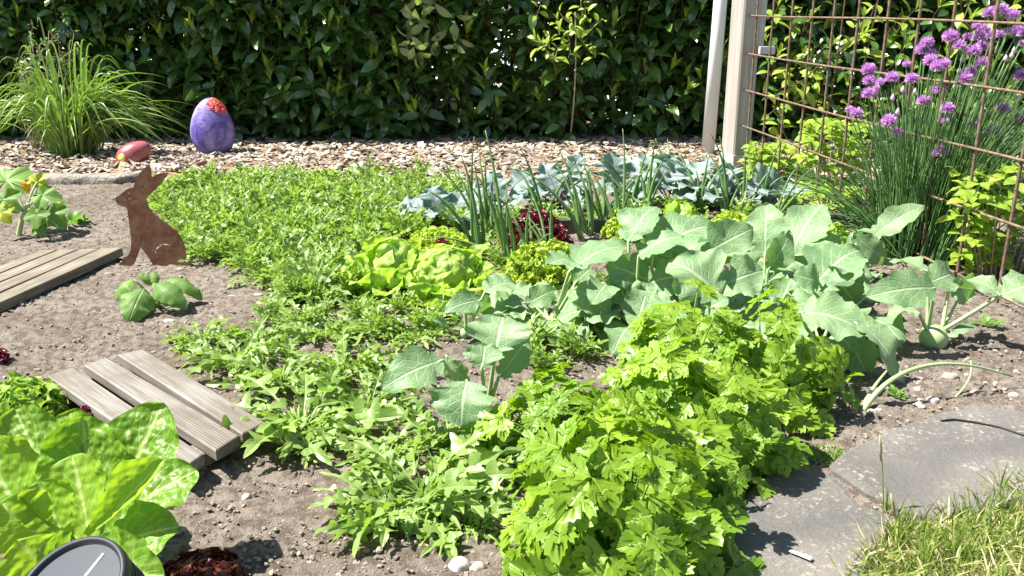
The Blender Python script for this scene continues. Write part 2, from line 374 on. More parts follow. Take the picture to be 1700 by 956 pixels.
# soil
m, N = nodes('dry_garden_soil'); ob = N.obj()
n1 = N.noise(3.0, 5, ob); n2 = N.noise(45, 8, ob, .7); n3 = N.noise(300, 4, ob, .7)
c = N.mix(N.step(n1, .35, .65), (.205, .175, .143), (.28, .243, .202))
c = N.mix(N.step(n2, .40, .58), N.mix(.72, c, (.10, .07, .05)), c)
c = N.mix(N.step(n3, .62, .75), c, (.44, .38, .32))
h = N.math('ADD', n2, N.math('MULTIPLY', n3, .5))
N.out(N.bsdf(c, .95, .12, N.bump(h, 1.0, .011))); M['soil'] = m
def rndmat(name, pts, rough=.9, bump=.6, sc=80, spec=.2, dist=.002):
    m, N = nodes(name); r = N.uv('rnd')[0]; ob = N.obj(); nz = N.noise(sc, 5, ob, .6)
    c = N.ramp(r, pts); c = N.mix(N.math('MULTIPLY', N.step(nz, .35, .7), .4), c, (.12, .09, .07))
    N.out(N.bsdf(c, rough, spec, N.bump(nz, bump, dist))); return m
M['crumb'] = rndmat('soil_crumbs', [(0, (.19, .157, .128)), (.5, (.275, .228, .185)), (.96, (.31, .268, .225)), (1, (.42, .37, .31))], sc=260)
M['chip'] = rndmat('wood_chips', [(0, (.11, .085, .06)), (.15, (.26, .195, .14)), (.4, (.38, .31, .235)), (.7, (.44, .385, .31)), (.9, (.46, .43, .38)), (1, (.64, .60, .54))], .8, .6, 40)
M['mulchbase'] = simple('mulch_base', (.14, .09, .055), (.36, .25, .16), 40, .95, .1, .9, .01)
# stone
m, N = nodes('grey_flagstone'); ob = N.obj(); n1 = N.noise(4, 6, ob, .6); n2 = N.noise(105, 6, ob, .75); n3 = N.noise(260, 3, ob)
c = N.mix(N.step(n1, .35, .7), (.125, .119, .112), (.215, .198, .175))
c = N.mix(N.math('MULTIPLY', N.math('MULTIPLY', N.step(n2, .54, .62), N.step(N.noise(9, 3, ob), .38, .6)), .8), c, (.45, .40, .29))
c = N.mix(N.math('MULTIPLY', N.step(n3, .55, .8), .3), c, (.08, .08, .08))
N.out(N.bsdf(c, .8, .25, N.bump(N.math('ADD', n1, N.math('MULTIPLY', n2, .8)), .9, .008))); M['flag'] = m
M['pebble'] = rndmat('pebble_stone', [(0, (.22, .18, .15)), (.5, (.42, .36, .28)), (.8, (.55, .50, .45)), (1, (.62, .60, .57))], .7, .3, 60)
M['kerb'] = simple('weathered_kerb_stone', (.17, .145, .12), (.36, .32, .27), 30, .9, .2, 1.0, .012, 7)
# weathered grooved board (uv in metres: u along, v across)
def board(name, c1, c2, grooves=170, gs=.5):
    m, N = nodes(name); u, v, uvv = N.uv(); mp = N('Mapping'); N.l(uvv, mp.inputs[0]); mp.inputs['Scale'].default_value = (6, 110, 1)
    g = N.noise(1.0, 6, mp.outputs[0], .65); st = N.noise(7, 5, N.obj(), .6)
    gr = N.math('ABSOLUTE', N.math('SUBTRACT', N.math('FRACT', N.math('MULTIPLY', v, float(grooves))), .5))
    c = N.mix(N.step(g, .3, .72), c1, c2); c = N.mix(N.math('MULTIPLY', N.step(st, .42, .68), .62), c, (.13, .105, .08))
    c = N.mix(N.math('MULTIPLY', N.math('SUBTRACT', 1.0, N.step(gr, .05, .2)), gs), c, (.09, .07, .05))
    h = N.math('ADD', N.math('MULTIPLY', g, .4), N.math('MULTIPLY', N.step(gr, .05, .25), gs))
    N.out(N.bsdf(c, .85, .2, N.bump(h, .5, .002))); return m
M['board'] = board('grooved_weathered_board', (.16, .148, .128), (.33, .31, .275), 200, .8)
M['plank'] = board('brown_weathered_board', (.145, .125, .09), (.29, .26, .20), 60, .25)
m, N = nodes('planed_post_wood'); ob = N.obj(); mp = N('Mapping'); N.l(ob, mp.inputs[0]); mp.inputs['Scale'].default_value = (60, 60, 2.5)
g = N.noise(1.0, 6, mp.outputs[0], .6); st = N.noise(3, 4, ob)
c = N.mix(N.step(g, .3, .7), (.29, .26, .22), (.42, .395, .35)); c = N.mix(N.math('MULTIPLY', N.step(st, .4, .7), .4), c, (.36, .36, .35))
N.out(N.bsdf(c, .8, .2, N.bump(g, .4, .002))); M['post'] = m
# rust
m, N = nodes('rusty_steel'); ob = N.obj(); n1 = N.noise(18, 6, ob, .7); n2 = N.noise(110, 5, ob, .75)
c = N.mix(N.step(n1, .35, .65), (.14, .060, .032), (.25, .125, .070)); c = N.mix(N.math('MULTIPLY', N.step(n2, .5, .68), .7), c, (.30, .14, .07))
c = N.mix(N.math('MULTIPLY', N.step(n2, .7, .78), .7), c, (.36, .27, .2))
N.out(N.bsdf(c, .8, .3, N.bump(n2, .5, .001))); M['rust'] = m
M['rebar'] = simple('rusty_rebar', (.11, .068, .045), (.22, .150, .105), 60, .75, .3, .5, .001)
M['pipe'] = simple('white_plastic_pipe', (.62, .64, .64), (.72, .73, .72), 5, .35, .4, .05)
M['metal'] = simple('galvanised_steel', (.42, .42, .42), (.55, .55, .54), 20, .5, .5, .1)
M['darkedge'] = simple('dark_edging', (.05, .05, .05), (.11, .105, .10), 12, .6, .3, .3)
M['lawnsoil'] = simple('lawn_soil', (.10, .12, .03), (.26, .23, .11), 60, .95, .1, .8, .01)
M['far'] = simple('far_ground', (.24, .24, .15), (.30, .28, .2), 1, .95, .1, .3)
M['drive'] = simple('pale_concrete', (.50, .49, .47), (.60, .59, .57), 2, .9, .2, .2)
M['cable'] = simple('black_rubber', (.012, .012, .012), (.02, .02, .02), 20, .5, .4, .1)
# eggs
m, N = nodes('purple_glaze'); ob = N.obj(); n1 = N.noise(9, 5, ob, .6, .3); n2 = N.noise(110, 4, ob, .7)
c = N.mix(N.step(n1, .38, .62), (.115, .085, .36), (.33, .27, .50)); c = N.mix(N.math('MULTIPLY', N.step(n1, .58, .72), .5), c, (.50, .44, .50))
c = N.mix(N.math('MULTIPLY', N.step(n2, .52, .64), .75), c, (.05, .035, .16))
N.out(N.bsdf(c, .8, .2, N.bump(n2, 1.0, .005))); M['purple'] = m
M['redclay'] = simple('red_glazed_strands', (.62, .05, .04), (.72, .16, .12), 60, .35, .5, .4)
M['pink'] = simple('dusty_red_glaze', (.24, .045, .05), (.38, .12, .13), 12, .35, .5, .2)
M['yellow'] = simple('yellow_glaze', (.72, .46, .03), (.80, .60, .10), 30, .4, .5, .2)
M['black'] = simple('dark_plastic', (.022, .025, .030), (.035, .038, .043), 8, .5, .3, .08, .001)
M['darkglass'] = simple('smoked_panel', (.03, .036, .046), (.045, .052, .065), 4, .55, .2, .02, .001)
M['cream'] = simple('reflection_cream', (.5, .45, .3), (.55, .5, .33), 8, .5, .3, .02)  # colour of the reflection painted on the lamp panel
# ================================================================ SETTING
def inpoly(x, y, P):
    c = False; j = len(P)-1
    for i in range(len(P)):
        if (P[i][1] > y) != (P[j][1] > y) and x < (P[j][0]-P[i][0])*(y-P[i][1])/(P[j][1]-P[i][1])+P[i][0]: c = not c
        j = i
    return c
# soil sheet, finer towards the camera
ys = [0.45]
while ys[-1] < 4.15: ys.append(ys[-1] + max(.0032, ys[-1]*.0036))
ys = np.array(ys); xs = np.linspace(-2.9, 2.9, 760)
X, Y = np.meshgrid(xs, ys, indexing='ij')
Z = gz(X, Y) + .006*fbm(X*14, Y*14, 11, 3) + .011*np.abs(fbm(X*38, Y*38, 21, 4)) + .006*fbm(X*110, Y*110, 31, 3)
mb = MB(); mb.add(np.stack([X, Y, Z], -1).reshape(-1, 3), gridf(len(xs)-1, len(ys)-1)[:, ::-1])
tag(mb.build('soil', M['soil']), kind='structure')
mb = MB(); mb.add([(-200, -200, -.06), (200, -200, -.06), (200, 400, -.06), (-200, 400, -.06)], [(0, 1, 2, 3)])
tag(mb.build('ground', M['far']), kind='structure')
mb = MB(); mb.add([(-30, 5.6, -.04), (30, 5.6, -.04), (30, 60, -.04), (-30, 60, -.04)], [(0, 1, 2, 3)])
tag(mb.build('driveway', M['drive']), kind='structure')
# mulch bed
xs = np.linspace(-3.6, 3.6, 300); ys = np.linspace(3.55, 5.7, 100); X, Y = np.meshgrid(xs, ys, indexing='ij')
edge = np.clip((Y-3.66-.05*fbm(X*1.3, X*0, 9, 3))/.12, 0, 1)
Z = -.035 + .05*edge + gz(X, Y)*edge + .008*fbm(X*9, Y*9, 5, 3)
mb = MB(); mb.add(np.stack([X, Y, Z], -1).reshape(-1, 3), gridf(299, 99)[:, ::-1]); tag(mb.build('mulch_ground', M['mulchbase']), kind='structure')
def scatter_bits(n, fn, lo, hi, flat, el):
    """rounded crumbs: distorted icosahedra"""
    g = (1+5**.5)/2; base = np.array([(-1, g, 0), (1, g, 0), (-1, -g, 0), (1, -g, 0), (0, -1, g), (0, 1, g), (0, -1, -g), (0, 1, -g), (g, 0, -1), (g, 0, 1), (-g, 0, -1), (-g, 0, 1)], float)/1.9
    tri = np.array([(0, 11, 5), (0, 5, 1), (0, 1, 7), (0, 7, 10), (0, 10, 11), (1, 5, 9), (5, 11, 4), (11, 10, 2), (10, 7, 6), (7, 1, 8), (3, 9, 4), (3, 4, 2), (3, 2, 6), (3, 6, 8), (3, 8, 9), (4, 9, 5), (2, 4, 11), (6, 2, 10), (8, 6, 7), (9, 8, 1)])
    V = []; Fc = []; R = []
    for c in range(n):
        p = fn(); s = lo + (hi-lo)*rs.rand()**4
        b = base*(1+.5*(rs.rand(12, 1)-.5))+.35*(rs.rand(12, 3)-.5); b = b*np.array([el*(0.7+.6*rs.rand()), 1, flat])*s
        a = rs.rand()*6.28; ca, sa = math.cos(a), math.sin(a); b = b@np.array([[ca, sa, 0], [-sa, ca, 0], [0, 0, 1]])
        V.append(b+p); Fc.append(tri+12*c); R.append(np.full(12, rs.rand()))
    m_ = MB(); m_.v = V; m_.f3 = Fc; m_.r = R; m_.uv = [np.zeros((12*n, 2))]; m_.m3 = [np.zeros(20*n, int)]; m_.n = 12*n
    return m_
def soilpt():
    y = .75 + 3.0*rs.rand()**1.6; x = (rs.rand()*2-1)*(.35+.62*y)
    return np.array([x, y, gzf(x, y)+.004])
tag(scatter_bits(45000, soilpt, .0009, .0046, .65, 1.1).build('soil_crumbs', M['crumb'], smooth=False), kind='stuff')
# wood chips: thin bent splinters
mb = MB(); V = []; Fc = []; R = []
bx = np.array([(-1, -1, -1), (1, -1, -1), (1, 1, -1), (-1, 1, -1), (-1, -1, 1), (1, -1, 1), (1, 1, 1), (-1, 1, 1)], float)
q6 = np.array([(3, 2, 1, 0), (4, 5, 6, 7), (0, 1, 5, 4), (1, 2, 6, 5), (2, 3, 7, 6), (3, 0, 4, 7)])
c = 0
while c < 12500:
    y = 3.5+1.45*rs.rand(); x = (rs.rand()*2-1)*3.2
    if y < 3.68+.09*math.sin(x*3.1)+.05*rs.randn(): continue
    L = .007+.021*rs.rand()**1.5; b = bx*np.array([L, L*(.25+.35*rs.rand()), .0016])*(1+.35*(rs.rand(8, 3)-.5))
    a = rs.rand()*6.28; t = rs.randn()*.3; r2 = rs.randn()*.35
    b = b@np.array([[math.cos(t), 0, -math.sin(t)], [0, 1, 0], [math.sin(t), 0, math.cos(t)]])
    b = b@np.array([[1, 0, 0], [0, math.cos(r2), math.sin(r2)], [0, -math.sin(r2), math.cos(r2)]])
    b = b@np.array([[math.cos(a), math.sin(a), 0], [-math.sin(a), math.cos(a), 0], [0, 0, 1]])
    V.append(b + np.array([x, y, .018+gzf(x, y)+.012*rs.rand()])); Fc.append(q6+8*c); R.append(np.full(8, rs.rand())); c += 1
mb.v = V; mb.f4 = Fc; mb.r = R; mb.uv = [np.zeros((8*c, 2))]; mb.m4 = [np.zeros(6*c, int)]; mb.n = 8*c
tag(mb.build('wood_chip_mulch', M['chip'], smooth=False), kind='stuff')
# lawn corner
LAWN = [tuple(GP(*p)[:2]) for p in [(1405, 960), (1440, 915), (1480, 890), (1560, 870), (1640, 835), (1700, 805), (1900, 730)]] + [(2.6, 1.1), (2.6, .3), (.25, .3), (.33, .8)]
mb = MB(); P0 = np.array([(x, y, .012) for x, y in LAWN]); 
tri = tessellate_polygon([[Vector(p) for p in P0]])
mb.add(P0, np.array(tri)); tag(mb.build('lawn_ground', M['lawnsoil']), kind='structure')
mb = MB(); c = 0
while c < 30000:
    x = .25+1.6*rs.rand(); y = .7+.85*rs.rand()
    if not inpoly(x, y, LAWN): continue
    h = .010+.026*rs.rand()**1.5; a = rs.rand()*6.28; l = .35+1.1*rs.rand()
    A = np.array([x, y, .008]); B = A+np.array([math.cos(a)*h*l, math.sin(a)*h*l, h])
    blade(mb, A, B, .0022+.0016*rs.rand(), n=(rs.randn(), rs.randn(), .3), prof=p_lance, arch=.15, cup=0, nu=3, nv=1, mat=1 if rs.rand() < .3 else 0); c += 1
for _ in range(60):   # taller tufts at the edge
    x, y, _z = GP(1440+260*rs.rand(), 960-200*rs.rand()*1)
    if not inpoly(x, y, LAWN): continue
    for k in range(5):
        a = rs.rand()*6.28; h = .03+.04*rs.rand(); A = np.array([x, y, 0.008]); B = A+np.array([math.cos(a)*.02, math.sin(a)*.02, h])
        blade(mb, A, B, .003, n=(rs.randn(), rs.randn(), .3), prof=p_lance, arch=.1, cup=0, nu=4, nv=1, mat=0)
tag(mb.build('lawn_grass', [M['grass'], M['dry']]), kind='stuff')
# flagstones
def slab(pts, h, z, name, label):
    P = np.array([GP(px, py)[:2] for px, py in pts]); out = []
    for i in range(len(P)):
        a, b = P[i], P[(i+1) % len(P)]; k = max(2, int(np.linalg.norm(b-a)/.02))
        for j in range(k):
            q = a+(b-a)*j/k; d = nrm(np.append(b-a, 0)); out.append(q + np.array([-d[1], d[0]])*(rs.rand()-.5)*.007)
    P = np.array(out); c = P.mean(0); mb = MB(); n = len(P); V = []
    for ins, dz in ((.0, -h), (0, -.006), (.005, -.0015), (.012, 0)):
        for q in P: d = nrm(np.append(c-q, 0))[:2]; V.append((*(q+d*ins), z+dz+.0015*float(fbm(q[0]*20, q[1]*20, 6, 3))))
    f = [(r*n+i, r*n+(i+1) % n, (r+1)*n+(i+1) % n, (r+1)*n+i) for r in range(3) for i in range(n)]
    mb.add(V, f); b = 3*n
    tr = tessellate_polygon([[Vector(V[b+i]) for i in range(n)]]); mb.f3.append(np.array(tr)+b); mb.m3.append(np.zeros(len(tr), int))
    o = mb.build(name, M['flag'], org=(c[0], c[1], 0), smooth=False)
    return tag(o, label, 'flagstone', 'flagstones between vegetable bed and lawn')
slab([(1110, 990), (1180, 900), (1262, 810), (1300, 790), (1360, 795), (1400, 822), (1425, 850), (1470, 868), (1475, 905), (1440, 960), (1420, 1010)], .04, .019, 'flagstone', 'grey flagstone in front, half in the shade of the parsley')
slab([(1377, 790), (1400, 765), (1478, 728), (1560, 702), (1620, 690), (1720, 700), (1860, 760), (1800, 830), (1700, 850), (1560, 880), (1490, 862), (1440, 836), (1392, 806)], .04, .022, 'flagstone', 'wide grey flagstone with pale lichen flecks, crossed by the black cable')
slab([(255, 302), (300, 300), (312, 316), (270, 330), (240, 322)], .03, .016, 'flagstone', 'small flat pale grey slab behind the rusty rabbit')['category'] = 'stone slab'
# ================================================================ HEDGE
def shoot(ml, my, ms, base, top, n, Ls, yfrac=.0, rnd0=None):
    base = np.asarray(base, float); top = np.asarray(top, float); d = nrm(top-base); L = np.linalg.norm(top-base)
    tube(ms, bez(base, (base+top)/2+rs.randn(3)*.01, top, 4), .0028, .0015, 4, cap=False)
    a0 = rs.rand()*6.28; sx = nrm(np.cross(d, (.3, .2, 1.))); sy = np.cross(d, sx)
    for i in range(n):
        t = (i+.5)/n; p = base+(top-base)*t; a = a0+i*2.4
        side = sx*math.cos(a)+sy*math.sin(a)
        e = -.5+1.1*t + rs.randn()*.25
        ddir = nrm(side*math.cos(e)+d*math.sin(e)*.8+np.array([0, 0, -.25*(1-t)]))
        l = Ls*(.75+.5*rs.rand())*(1 if t < .8 else .8)
        blade(ml, p+ddir*.008, p+ddir*l, l*.40, n=d+np.array([-.15, -.3, .3]), prof=p_oval, arch=.07, cup=.25, nu=6, nv=2, roll=rs.randn()*.3, tip=.06)
    if rs.rand() < yfrac:
        for i in range(rs.randint(4, 8)):
            a = a0+i*2.0; side = sx*math.cos(a)+sy*math.sin(a); e = .65+.6*rs.rand(); l = Ls*(.42+.40*rs.rand())
            ddir = nrm(side*math.cos(e)+d*math.sin(e)+np.array([0, 0, .35])); p = top+d*.006*i
            blade(my, p, p+ddir*l, l*.28, n=d*.3-side, prof=p_oval, arch=.05, cup=.3, nu=4, nv=2)
hedge = thing('laurel_hedge', 'dark green glossy cherry laurel hedge closing the back of the garden', 'hedge', (0, 5.0, 0))
ml, my, ms = MB(), MB(), MB(); mpale = MB()
c = 0
while c < 6600:
    x = (rs.rand()*2-1)*3.3; z = 1.25*rs.rand()-.02 if rs.rand() < .93 else 1.2+.5*rs.rand(); dpt = rs.rand()**1.2
    y = 4.74+.55*dpt
    px, py = TOPX((x, y, z+.05))
    dens = 1.0
    if 740 < px < 900 and py < 130: dens = .35
    elif 860 < px < 1010 and py < 60: dens = .5
    elif 1320 < px < 1420 and 60 < py < 240: dens = .25
    elif px > 1180: dens = .75
    elif px > 700 and vn(x*5, z*5, 77) < .45: dens = .5
    elif vn(x*4, z*4, 78) < .3: dens = .6
    if rs.rand() > dens: continue
    lean = np.array([rs.randn()*.05, -.05*(1-dpt)+rs.randn()*.03, .11+.07*rs.rand()])
    b = np.array([x, y, z+.005]); shoot(ml, my, ms, b, b+lean, rs.randint(6, 10), .112, .30 if dpt < .35 else .04); c += 1
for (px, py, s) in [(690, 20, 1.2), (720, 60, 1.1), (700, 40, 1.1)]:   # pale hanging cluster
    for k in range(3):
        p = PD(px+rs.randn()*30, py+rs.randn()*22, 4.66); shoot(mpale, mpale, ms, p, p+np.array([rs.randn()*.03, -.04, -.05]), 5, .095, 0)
for x in np.arange(-3.4, 3.5, .22):
    for k in range(2):
        p0 = np.array([x+rs.randn()*.07, 5.0+rs.randn()*.1, -.03]); p1 = p0+np.array([rs.randn()*.18, rs.randn()*.1, 1.7])
        pts = bez(p0, (p0+p1)/2+rs.randn(3)*.08, p1, 8); tube(ms, pts, .012, .004, 6)
c = 0
while c < 16000:
    x = (rs.rand()*2-1)*3.4; z = 1.5*rs.rand(); y = 4.95+.4*rs.rand(); px, py = TOPX((x, y, z))
    if (740 < px < 1010 and py < 130) or (px > 700 and vn(x*5, z*5, 77) < .45) or vn(x*4, z*4, 78) < .36 or (1320 < px < 1420 and 60 < py < 240):
        if rs.rand() < .7: c += .3; continue
    d = nrm(rs.randn(3)*[1, .4, 1]-[0, .2, .5]); p = np.array([x, y, z]); blade(ml, p, p+d*.11, .042, n=(rs.randn()*.5, -1, rs.randn()*.6+.3), nu=4, nv=2, cup=.2); c += 1
ml.build('foliage', M['laurel'], hedge); mpale.build('pale_leaves', M['laurel_pale'], hedge); my.build('young_shoots', M['laurel_young'], hedge); ms.build('branch', M['bark'], hedge)
# yellow-green laurel in the corner behind the trellis
lb = thing('laurel_shrub', 'laurel shrub with yellow-green leaves in the corner behind the rebar trellis', 'shrub', (1.75, 4.35, 0))
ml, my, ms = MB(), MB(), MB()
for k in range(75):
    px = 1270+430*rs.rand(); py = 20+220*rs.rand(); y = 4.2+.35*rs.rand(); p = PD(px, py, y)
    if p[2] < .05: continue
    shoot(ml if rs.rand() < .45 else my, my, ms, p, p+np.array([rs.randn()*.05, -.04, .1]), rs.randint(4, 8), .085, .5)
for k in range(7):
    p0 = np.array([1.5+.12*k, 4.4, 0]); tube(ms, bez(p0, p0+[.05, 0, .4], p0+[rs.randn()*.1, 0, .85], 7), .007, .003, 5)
ml.build('foliage', M['laurel'], lb); my.build('yellow_green_leaves', M['laurel_young'], lb); ms.build('branch', M['bark'], lb)
# small seedling tree at px 950
st = thing('sapling', 'thin young stem with bright leaves in front of the hedge, left of the white pipe', 'sapling', tuple(GP(945, 240)), None)
ms, my = MB(), MB(); p0 = GP(945, 240); p1 = PD(955, 20, 4.55)
tube(ms, bez(p0, (p0+p1)/2+[.03, 0, 0], p1, 8), .005, .003, 5)
for k in range(16):
    p = PD(950+rs.randn()*32, 10+90*rs.rand(), 4.5+.1*rs.rand()); shoot(my, my, ms, p, p+np.array([rs.randn()*.04, -.02, .06]), 4, .07, .3)
my.build('foliage', M['laurel_young'], st); ms.build('stem', M['twig'], st)
# ================================================================ POSTS, TRELLIS
def Zat(py, Y): return PD(850, py, Y)[2]
t = thing('white_pipe', 'white plastic pipe standing upright left of the wooden post', 'pipe', tuple(PD(1176, 262, 4.32)*[1, 1, 0]))
b0 = PD(1174, 262, 4.32); mb = MB(); tube(mb, [(b0[0], 4.32, -.02), (b0[0]+.012, 4.32, .6), (b0[0]+.03, 4.32, 1.7)], .031, .031, 20); mb.build('tube', M['pipe'], t)
pc = PD(1219, 285, 3.95); X0 = pc[0]
t = thing('wooden_post', 'square weathered wooden post in a steel foot beside the trellis', 'post', (X0, 3.95, 0))
def bevprism(mb, c, w, z0, z1, rz, ch=.006):
    a = w/2; P = [(a-ch, -a), (a, -a+ch), (a, a-ch), (a-ch, a), (-a+ch, a), (-a, a-ch), (-a, -a+ch), (-a+ch, -a)]
    ca, sa = math.cos(rz), math.sin(rz); V = [(c[0]+x*ca-y*sa, c[1]+x*sa+y*ca, z) for z in (z0, z1) for x, y in P]
    mb.add(V, [(i, (i+1) % 8, 8+(i+1) % 8, 8+i) for i in range(8)]); b = mb.n-16
    mb.f4.append(np.array([(0, 1, 2, 3), (0, 3, 4, 7), (7, 4, 5, 6)])+b+8); mb.m4.append(np.zeros(3, int))
mb = MB(); bevprism(mb, (X0, 3.95), .092, .065, 1.9, math.radians(24)); mb.build('beam', M['post'], t, smooth=False)
mb = MB(); bevprism(mb, (X0, 3.95), .1, -.02, .075, math.radians(24), .003); mb.build('post_foot', M['metal'], t, smooth=False)
t = thing('metal_strip', 'narrow pale grey strip hanging behind the top left of the trellis', 'strip', tuple(PD(1264, 40, 4.05)))
mb = MB(); a = PD(1262, 88, 4.05); prism(mb, [a+[-.012, 0, 0], a+[-.006, 0, .45], a+[.016, 0, .45], a+[.012, .002, 0]], .002)
o = mb.build('strip', M['metal'], t, smooth=False)
t['label'] = 'narrow pale grey metal strip behind the top left of the rebar trellis'
# trellis plane: X = 1.435 - .1132 Y
def fenceX(Y): return 1.435 - .1132*Y
t = thing('rebar_trellis', 'rusty steel reinforcing mesh standing as a trellis right of the post', 'trellis', (fenceX(2.9), 2.9, 0))
Yk = [3.85-.1735*k for k in range(17)]
def wob(n, a): return np.cumsum(rs.randn(n, 3)*a, 0)*0 + rs.randn(n, 3)*a
for k, y in enumerate(Yk):
    mb = MB(); zz = np.linspace(-.05, 1.3, 110); lean = .012*math.sin(k*1.7)
    pts = np.stack([fenceX(y)+.0*zz, y+lean*zz, zz], 1)
    tube(mb, pts, .0041, None, 6, prof=lambda q: 1+.16*math.sin(q*1.35/.009*6.283/2.2)); mb.build('upright_bar', M['rust'] if 0 else M['rebar'], t)
for i, py in enumerate([25, 90, 152, 212, 272, -40, -105]):
    z0 = Zat(py, 3.85); n = 26; yy = np.linspace(3.93, 1.0, n)
    pts = np.stack([np.array([fenceX(q) for q in yy])-.009, yy, z0+.003*np.sin(yy*3+i)-(.012*(3.9-yy) if i == 4 else 0)], 1)
    mb = MB(); tube(mb, pts, .0037, .0037, 6); mb.build('cross_bar', M['rebar'], t)
mb = MB(); box(mb, (X0+.048, 3.86, .50), (X0+.11, 3.90, .53)); mb.build('bracket', M['metal'], t, smooth=False)
# dark edging strip across the bed, plank, kerb
def edging(pa, pb, zt, name, label, mat, th=.006, cat='edging'):
    a, b = GP(*pa), GP(*pb); mb = MB(); d = nrm((b-a)); s = np.array([-d[1], d[0], 0])*th
    prism(mb, [a*[1, 1, 0]+[0, 0, zt], b*[1, 1, 0]+[0, 0, zt], b*[1, 1, 0]+[0, 0, zt]+s, a*[1, 1, 0]+[0, 0, zt]+s], zt+.03, bev=.001)
    return tag(mb.build(name, mat, org=tuple((a+b)/2), smooth=False), label, cat)
edging((770, 392), (1470, 352+25), .045, 'bed_edging', 'low dark edging board crossing the bed behind the red lettuce', M['darkedge'], .018)
# kerb pieces behind left bed
def roughblock(pa, pb, w, h, name, label, mat):
    a, b = GP(*pa), GP(*pb); d = nrm(b-a); s = np.array([-d[1], d[0], 0]); L = np.linalg.norm(b-a); nu, nv = 40, 14; mb = MB(); V = []
    prof = [(0, -.04), (0, -.01), (0, h*.5), (.004, h*.85), (.012, h)] + [(.012+(w-.024)*i/5, h) for i in range(1, 5)] + [(w-.012, h), (w-.004, h*.85), (w, h*.5), (w, -.01), (w, -.04)]
    for i in range(nu+1):
        t_ = i/nu
        for (q, z) in prof: p = a+d*L*t_+s*q; V.append((p[0]+.004*fbm(p[0]*40, z*60+q*50, 4, 2), p[1]+.004*fbm(p[0]*35, z*70, 8, 2), z+.005*float(fbm(p[0]*25, p[1]*25, 14, 3))))
    n = len(prof); f = [(i*n+j, (i+1)*n+j, (i+1)*n+j+1, i*n+j+1) for i in range(nu) for j in range(n-1)]
    mb.add(V, f); mb.f4.append(np.array([(j, j+1, n-2-j, n-1-j) for j in range(n//2-1)])); mb.m4.append(np.zeros(n//2-1, int))
    e = nu*n; mb.f4.append(np.array([(n-1-j, n-2-j, j+1, j) for j in range(n//2-1)])+e); mb.m4.append(np.zeros(n//2-1, int))
    return tag(mb.build(name, mat, org=tuple((a+b)/2)), label, 'edging stone', 'edging stones behind the squash bed')
roughblock((58, 307), (196, 308), .09, .035, 'edging_stone', 'long grey edging stone under the strap-leaved clump, left of the rabbit', M['kerb'])
roughblock((198, 308), (252, 300), .08, .037, 'edging_stone', 'short grey edging stone behind the ears of the rabbit', M['kerb'])
roughblock((-160, 300), (55, 306), .09, .03, 'edging_stone', 'grey edging stone at the left edge of the photo behind the yellow-flowered squash', M['kerb'])
# ================================================================ RABBIT
out = [(785,38),(768,46),(750,62),(732,84),(718,108),(706,132),(700,158),(690,160),(672,163),(648,178),(625,198),(605,210),(599,222),(601,234),(610,247),(628,256),(648,262),(663,266),(668,300),(675,350),(682,400),(686,440),(685,480),(674,513),(650,540),(626,560),(608,574),(640,578),(690,577),(702,560),(716,528),(729,494),(736,471),(752,490),(775,520),(796,550),(812,580),(870,580),(940,578),(985,574),(1010,566),(1018,556),(1008,543),(985,535),(986,500),(979,462),(962,422),(932,386),(890,350),(840,318),(800,288),(780,258),(768,230),(770,212),(795,188),(826,160),(858,126),(880,96),(886,80),(870,76),(842,80),(815,92),(798,104),(797,80),(794,52)]
def sm(P, it=1):
    for _ in range(it): P = [q for i in range(len(P)) for q in ((.75*P[i][0]+.25*P[(i+1) % len(P)][0], .75*P[i][1]+.25*P[(i+1) % len(P)][1]), (.25*P[i][0]+.75*P[(i+1) % len(P)][0], .25*P[i][1]+.75*P[(i+1) % len(P)][1]))]
    return P
def arcslit(pts, w, n=14):
    pts = np.array(pts, float); t = np.linspace(0, 1, n); idx = t*(len(pts)-1); xi = np.interp(idx, range(len(pts)), pts[:, 0]); yi = np.interp(idx, range(len(pts)), pts[:, 1])
    P = np.stack([xi, yi], 1); T = np.gradient(P, axis=0); T /= np.linalg.norm(T, axis=1)[:, None]; Nn = np.stack([-T[:, 1], T[:, 0]], 1)
    ww = (w*np.sin(PI*np.clip(t, .06, .94))**.8)[:, None]/2
    return [tuple(p) for p in P+Nn*ww] + [tuple(p) for p in (P-Nn*ww)[::-1]]
holes = [arcslit([(812, 522), (816, 500), (828, 476), (848, 461), (875, 456), (900, 462), (920, 472)], 10),
         arcslit([(740, 174), (752, 168), (762, 152), (770, 138), (782, 126)], 4), arcslit([(725, 166), (735, 170), (747, 173)], 3),
         arcslit([(660, 199), (668, 190), (680, 188), (689, 196), (690, 207)], 4), arcslit([(660, 209), (666, 219), (678, 221), (688, 214)], 4),
         arcslit([(636, 222), (638, 232), (645, 241), (656, 246)], 3.5), arcslit([(662, 234), (685, 233), (705, 236), (722, 230)], 3), arcslit([(664, 242), (690, 248), (712, 246)], 3), arcslit([(670, 228), (695, 230), (718, 226)], 2.5),
         arcslit([(730, 405), (738, 420), (742, 436)], 3), arcslit([(800, 494), (808, 486), (812, 480)], 4)]
Yr = float(GP(250, 441)[1]); 
def rp(c, dy): px, py = c[0]/3.186, 260+c[1]/3.186; p = PD(px, py, Yr); return (p[0], Yr+dy+(p[0]+.95)*-.10, p[2]-.004)
loops = [sm(out, 1)]+holes; T2 = 0.0022; mb = MB()
flat = [p for L_ in loops for p in L_]; tri = np.array(tessellate_polygon([[Vector((p[0], p[1], 0)) for p in L_] for L_ in loops]))
Vf = [rp(p, -T2) for p in flat]; Vb = [rp(p, T2) for p in flat]; n = len(flat)
mb.add(Vf+Vb, np.concatenate([tri, tri[:, ::-1]+n])); k0 = 0; q = []
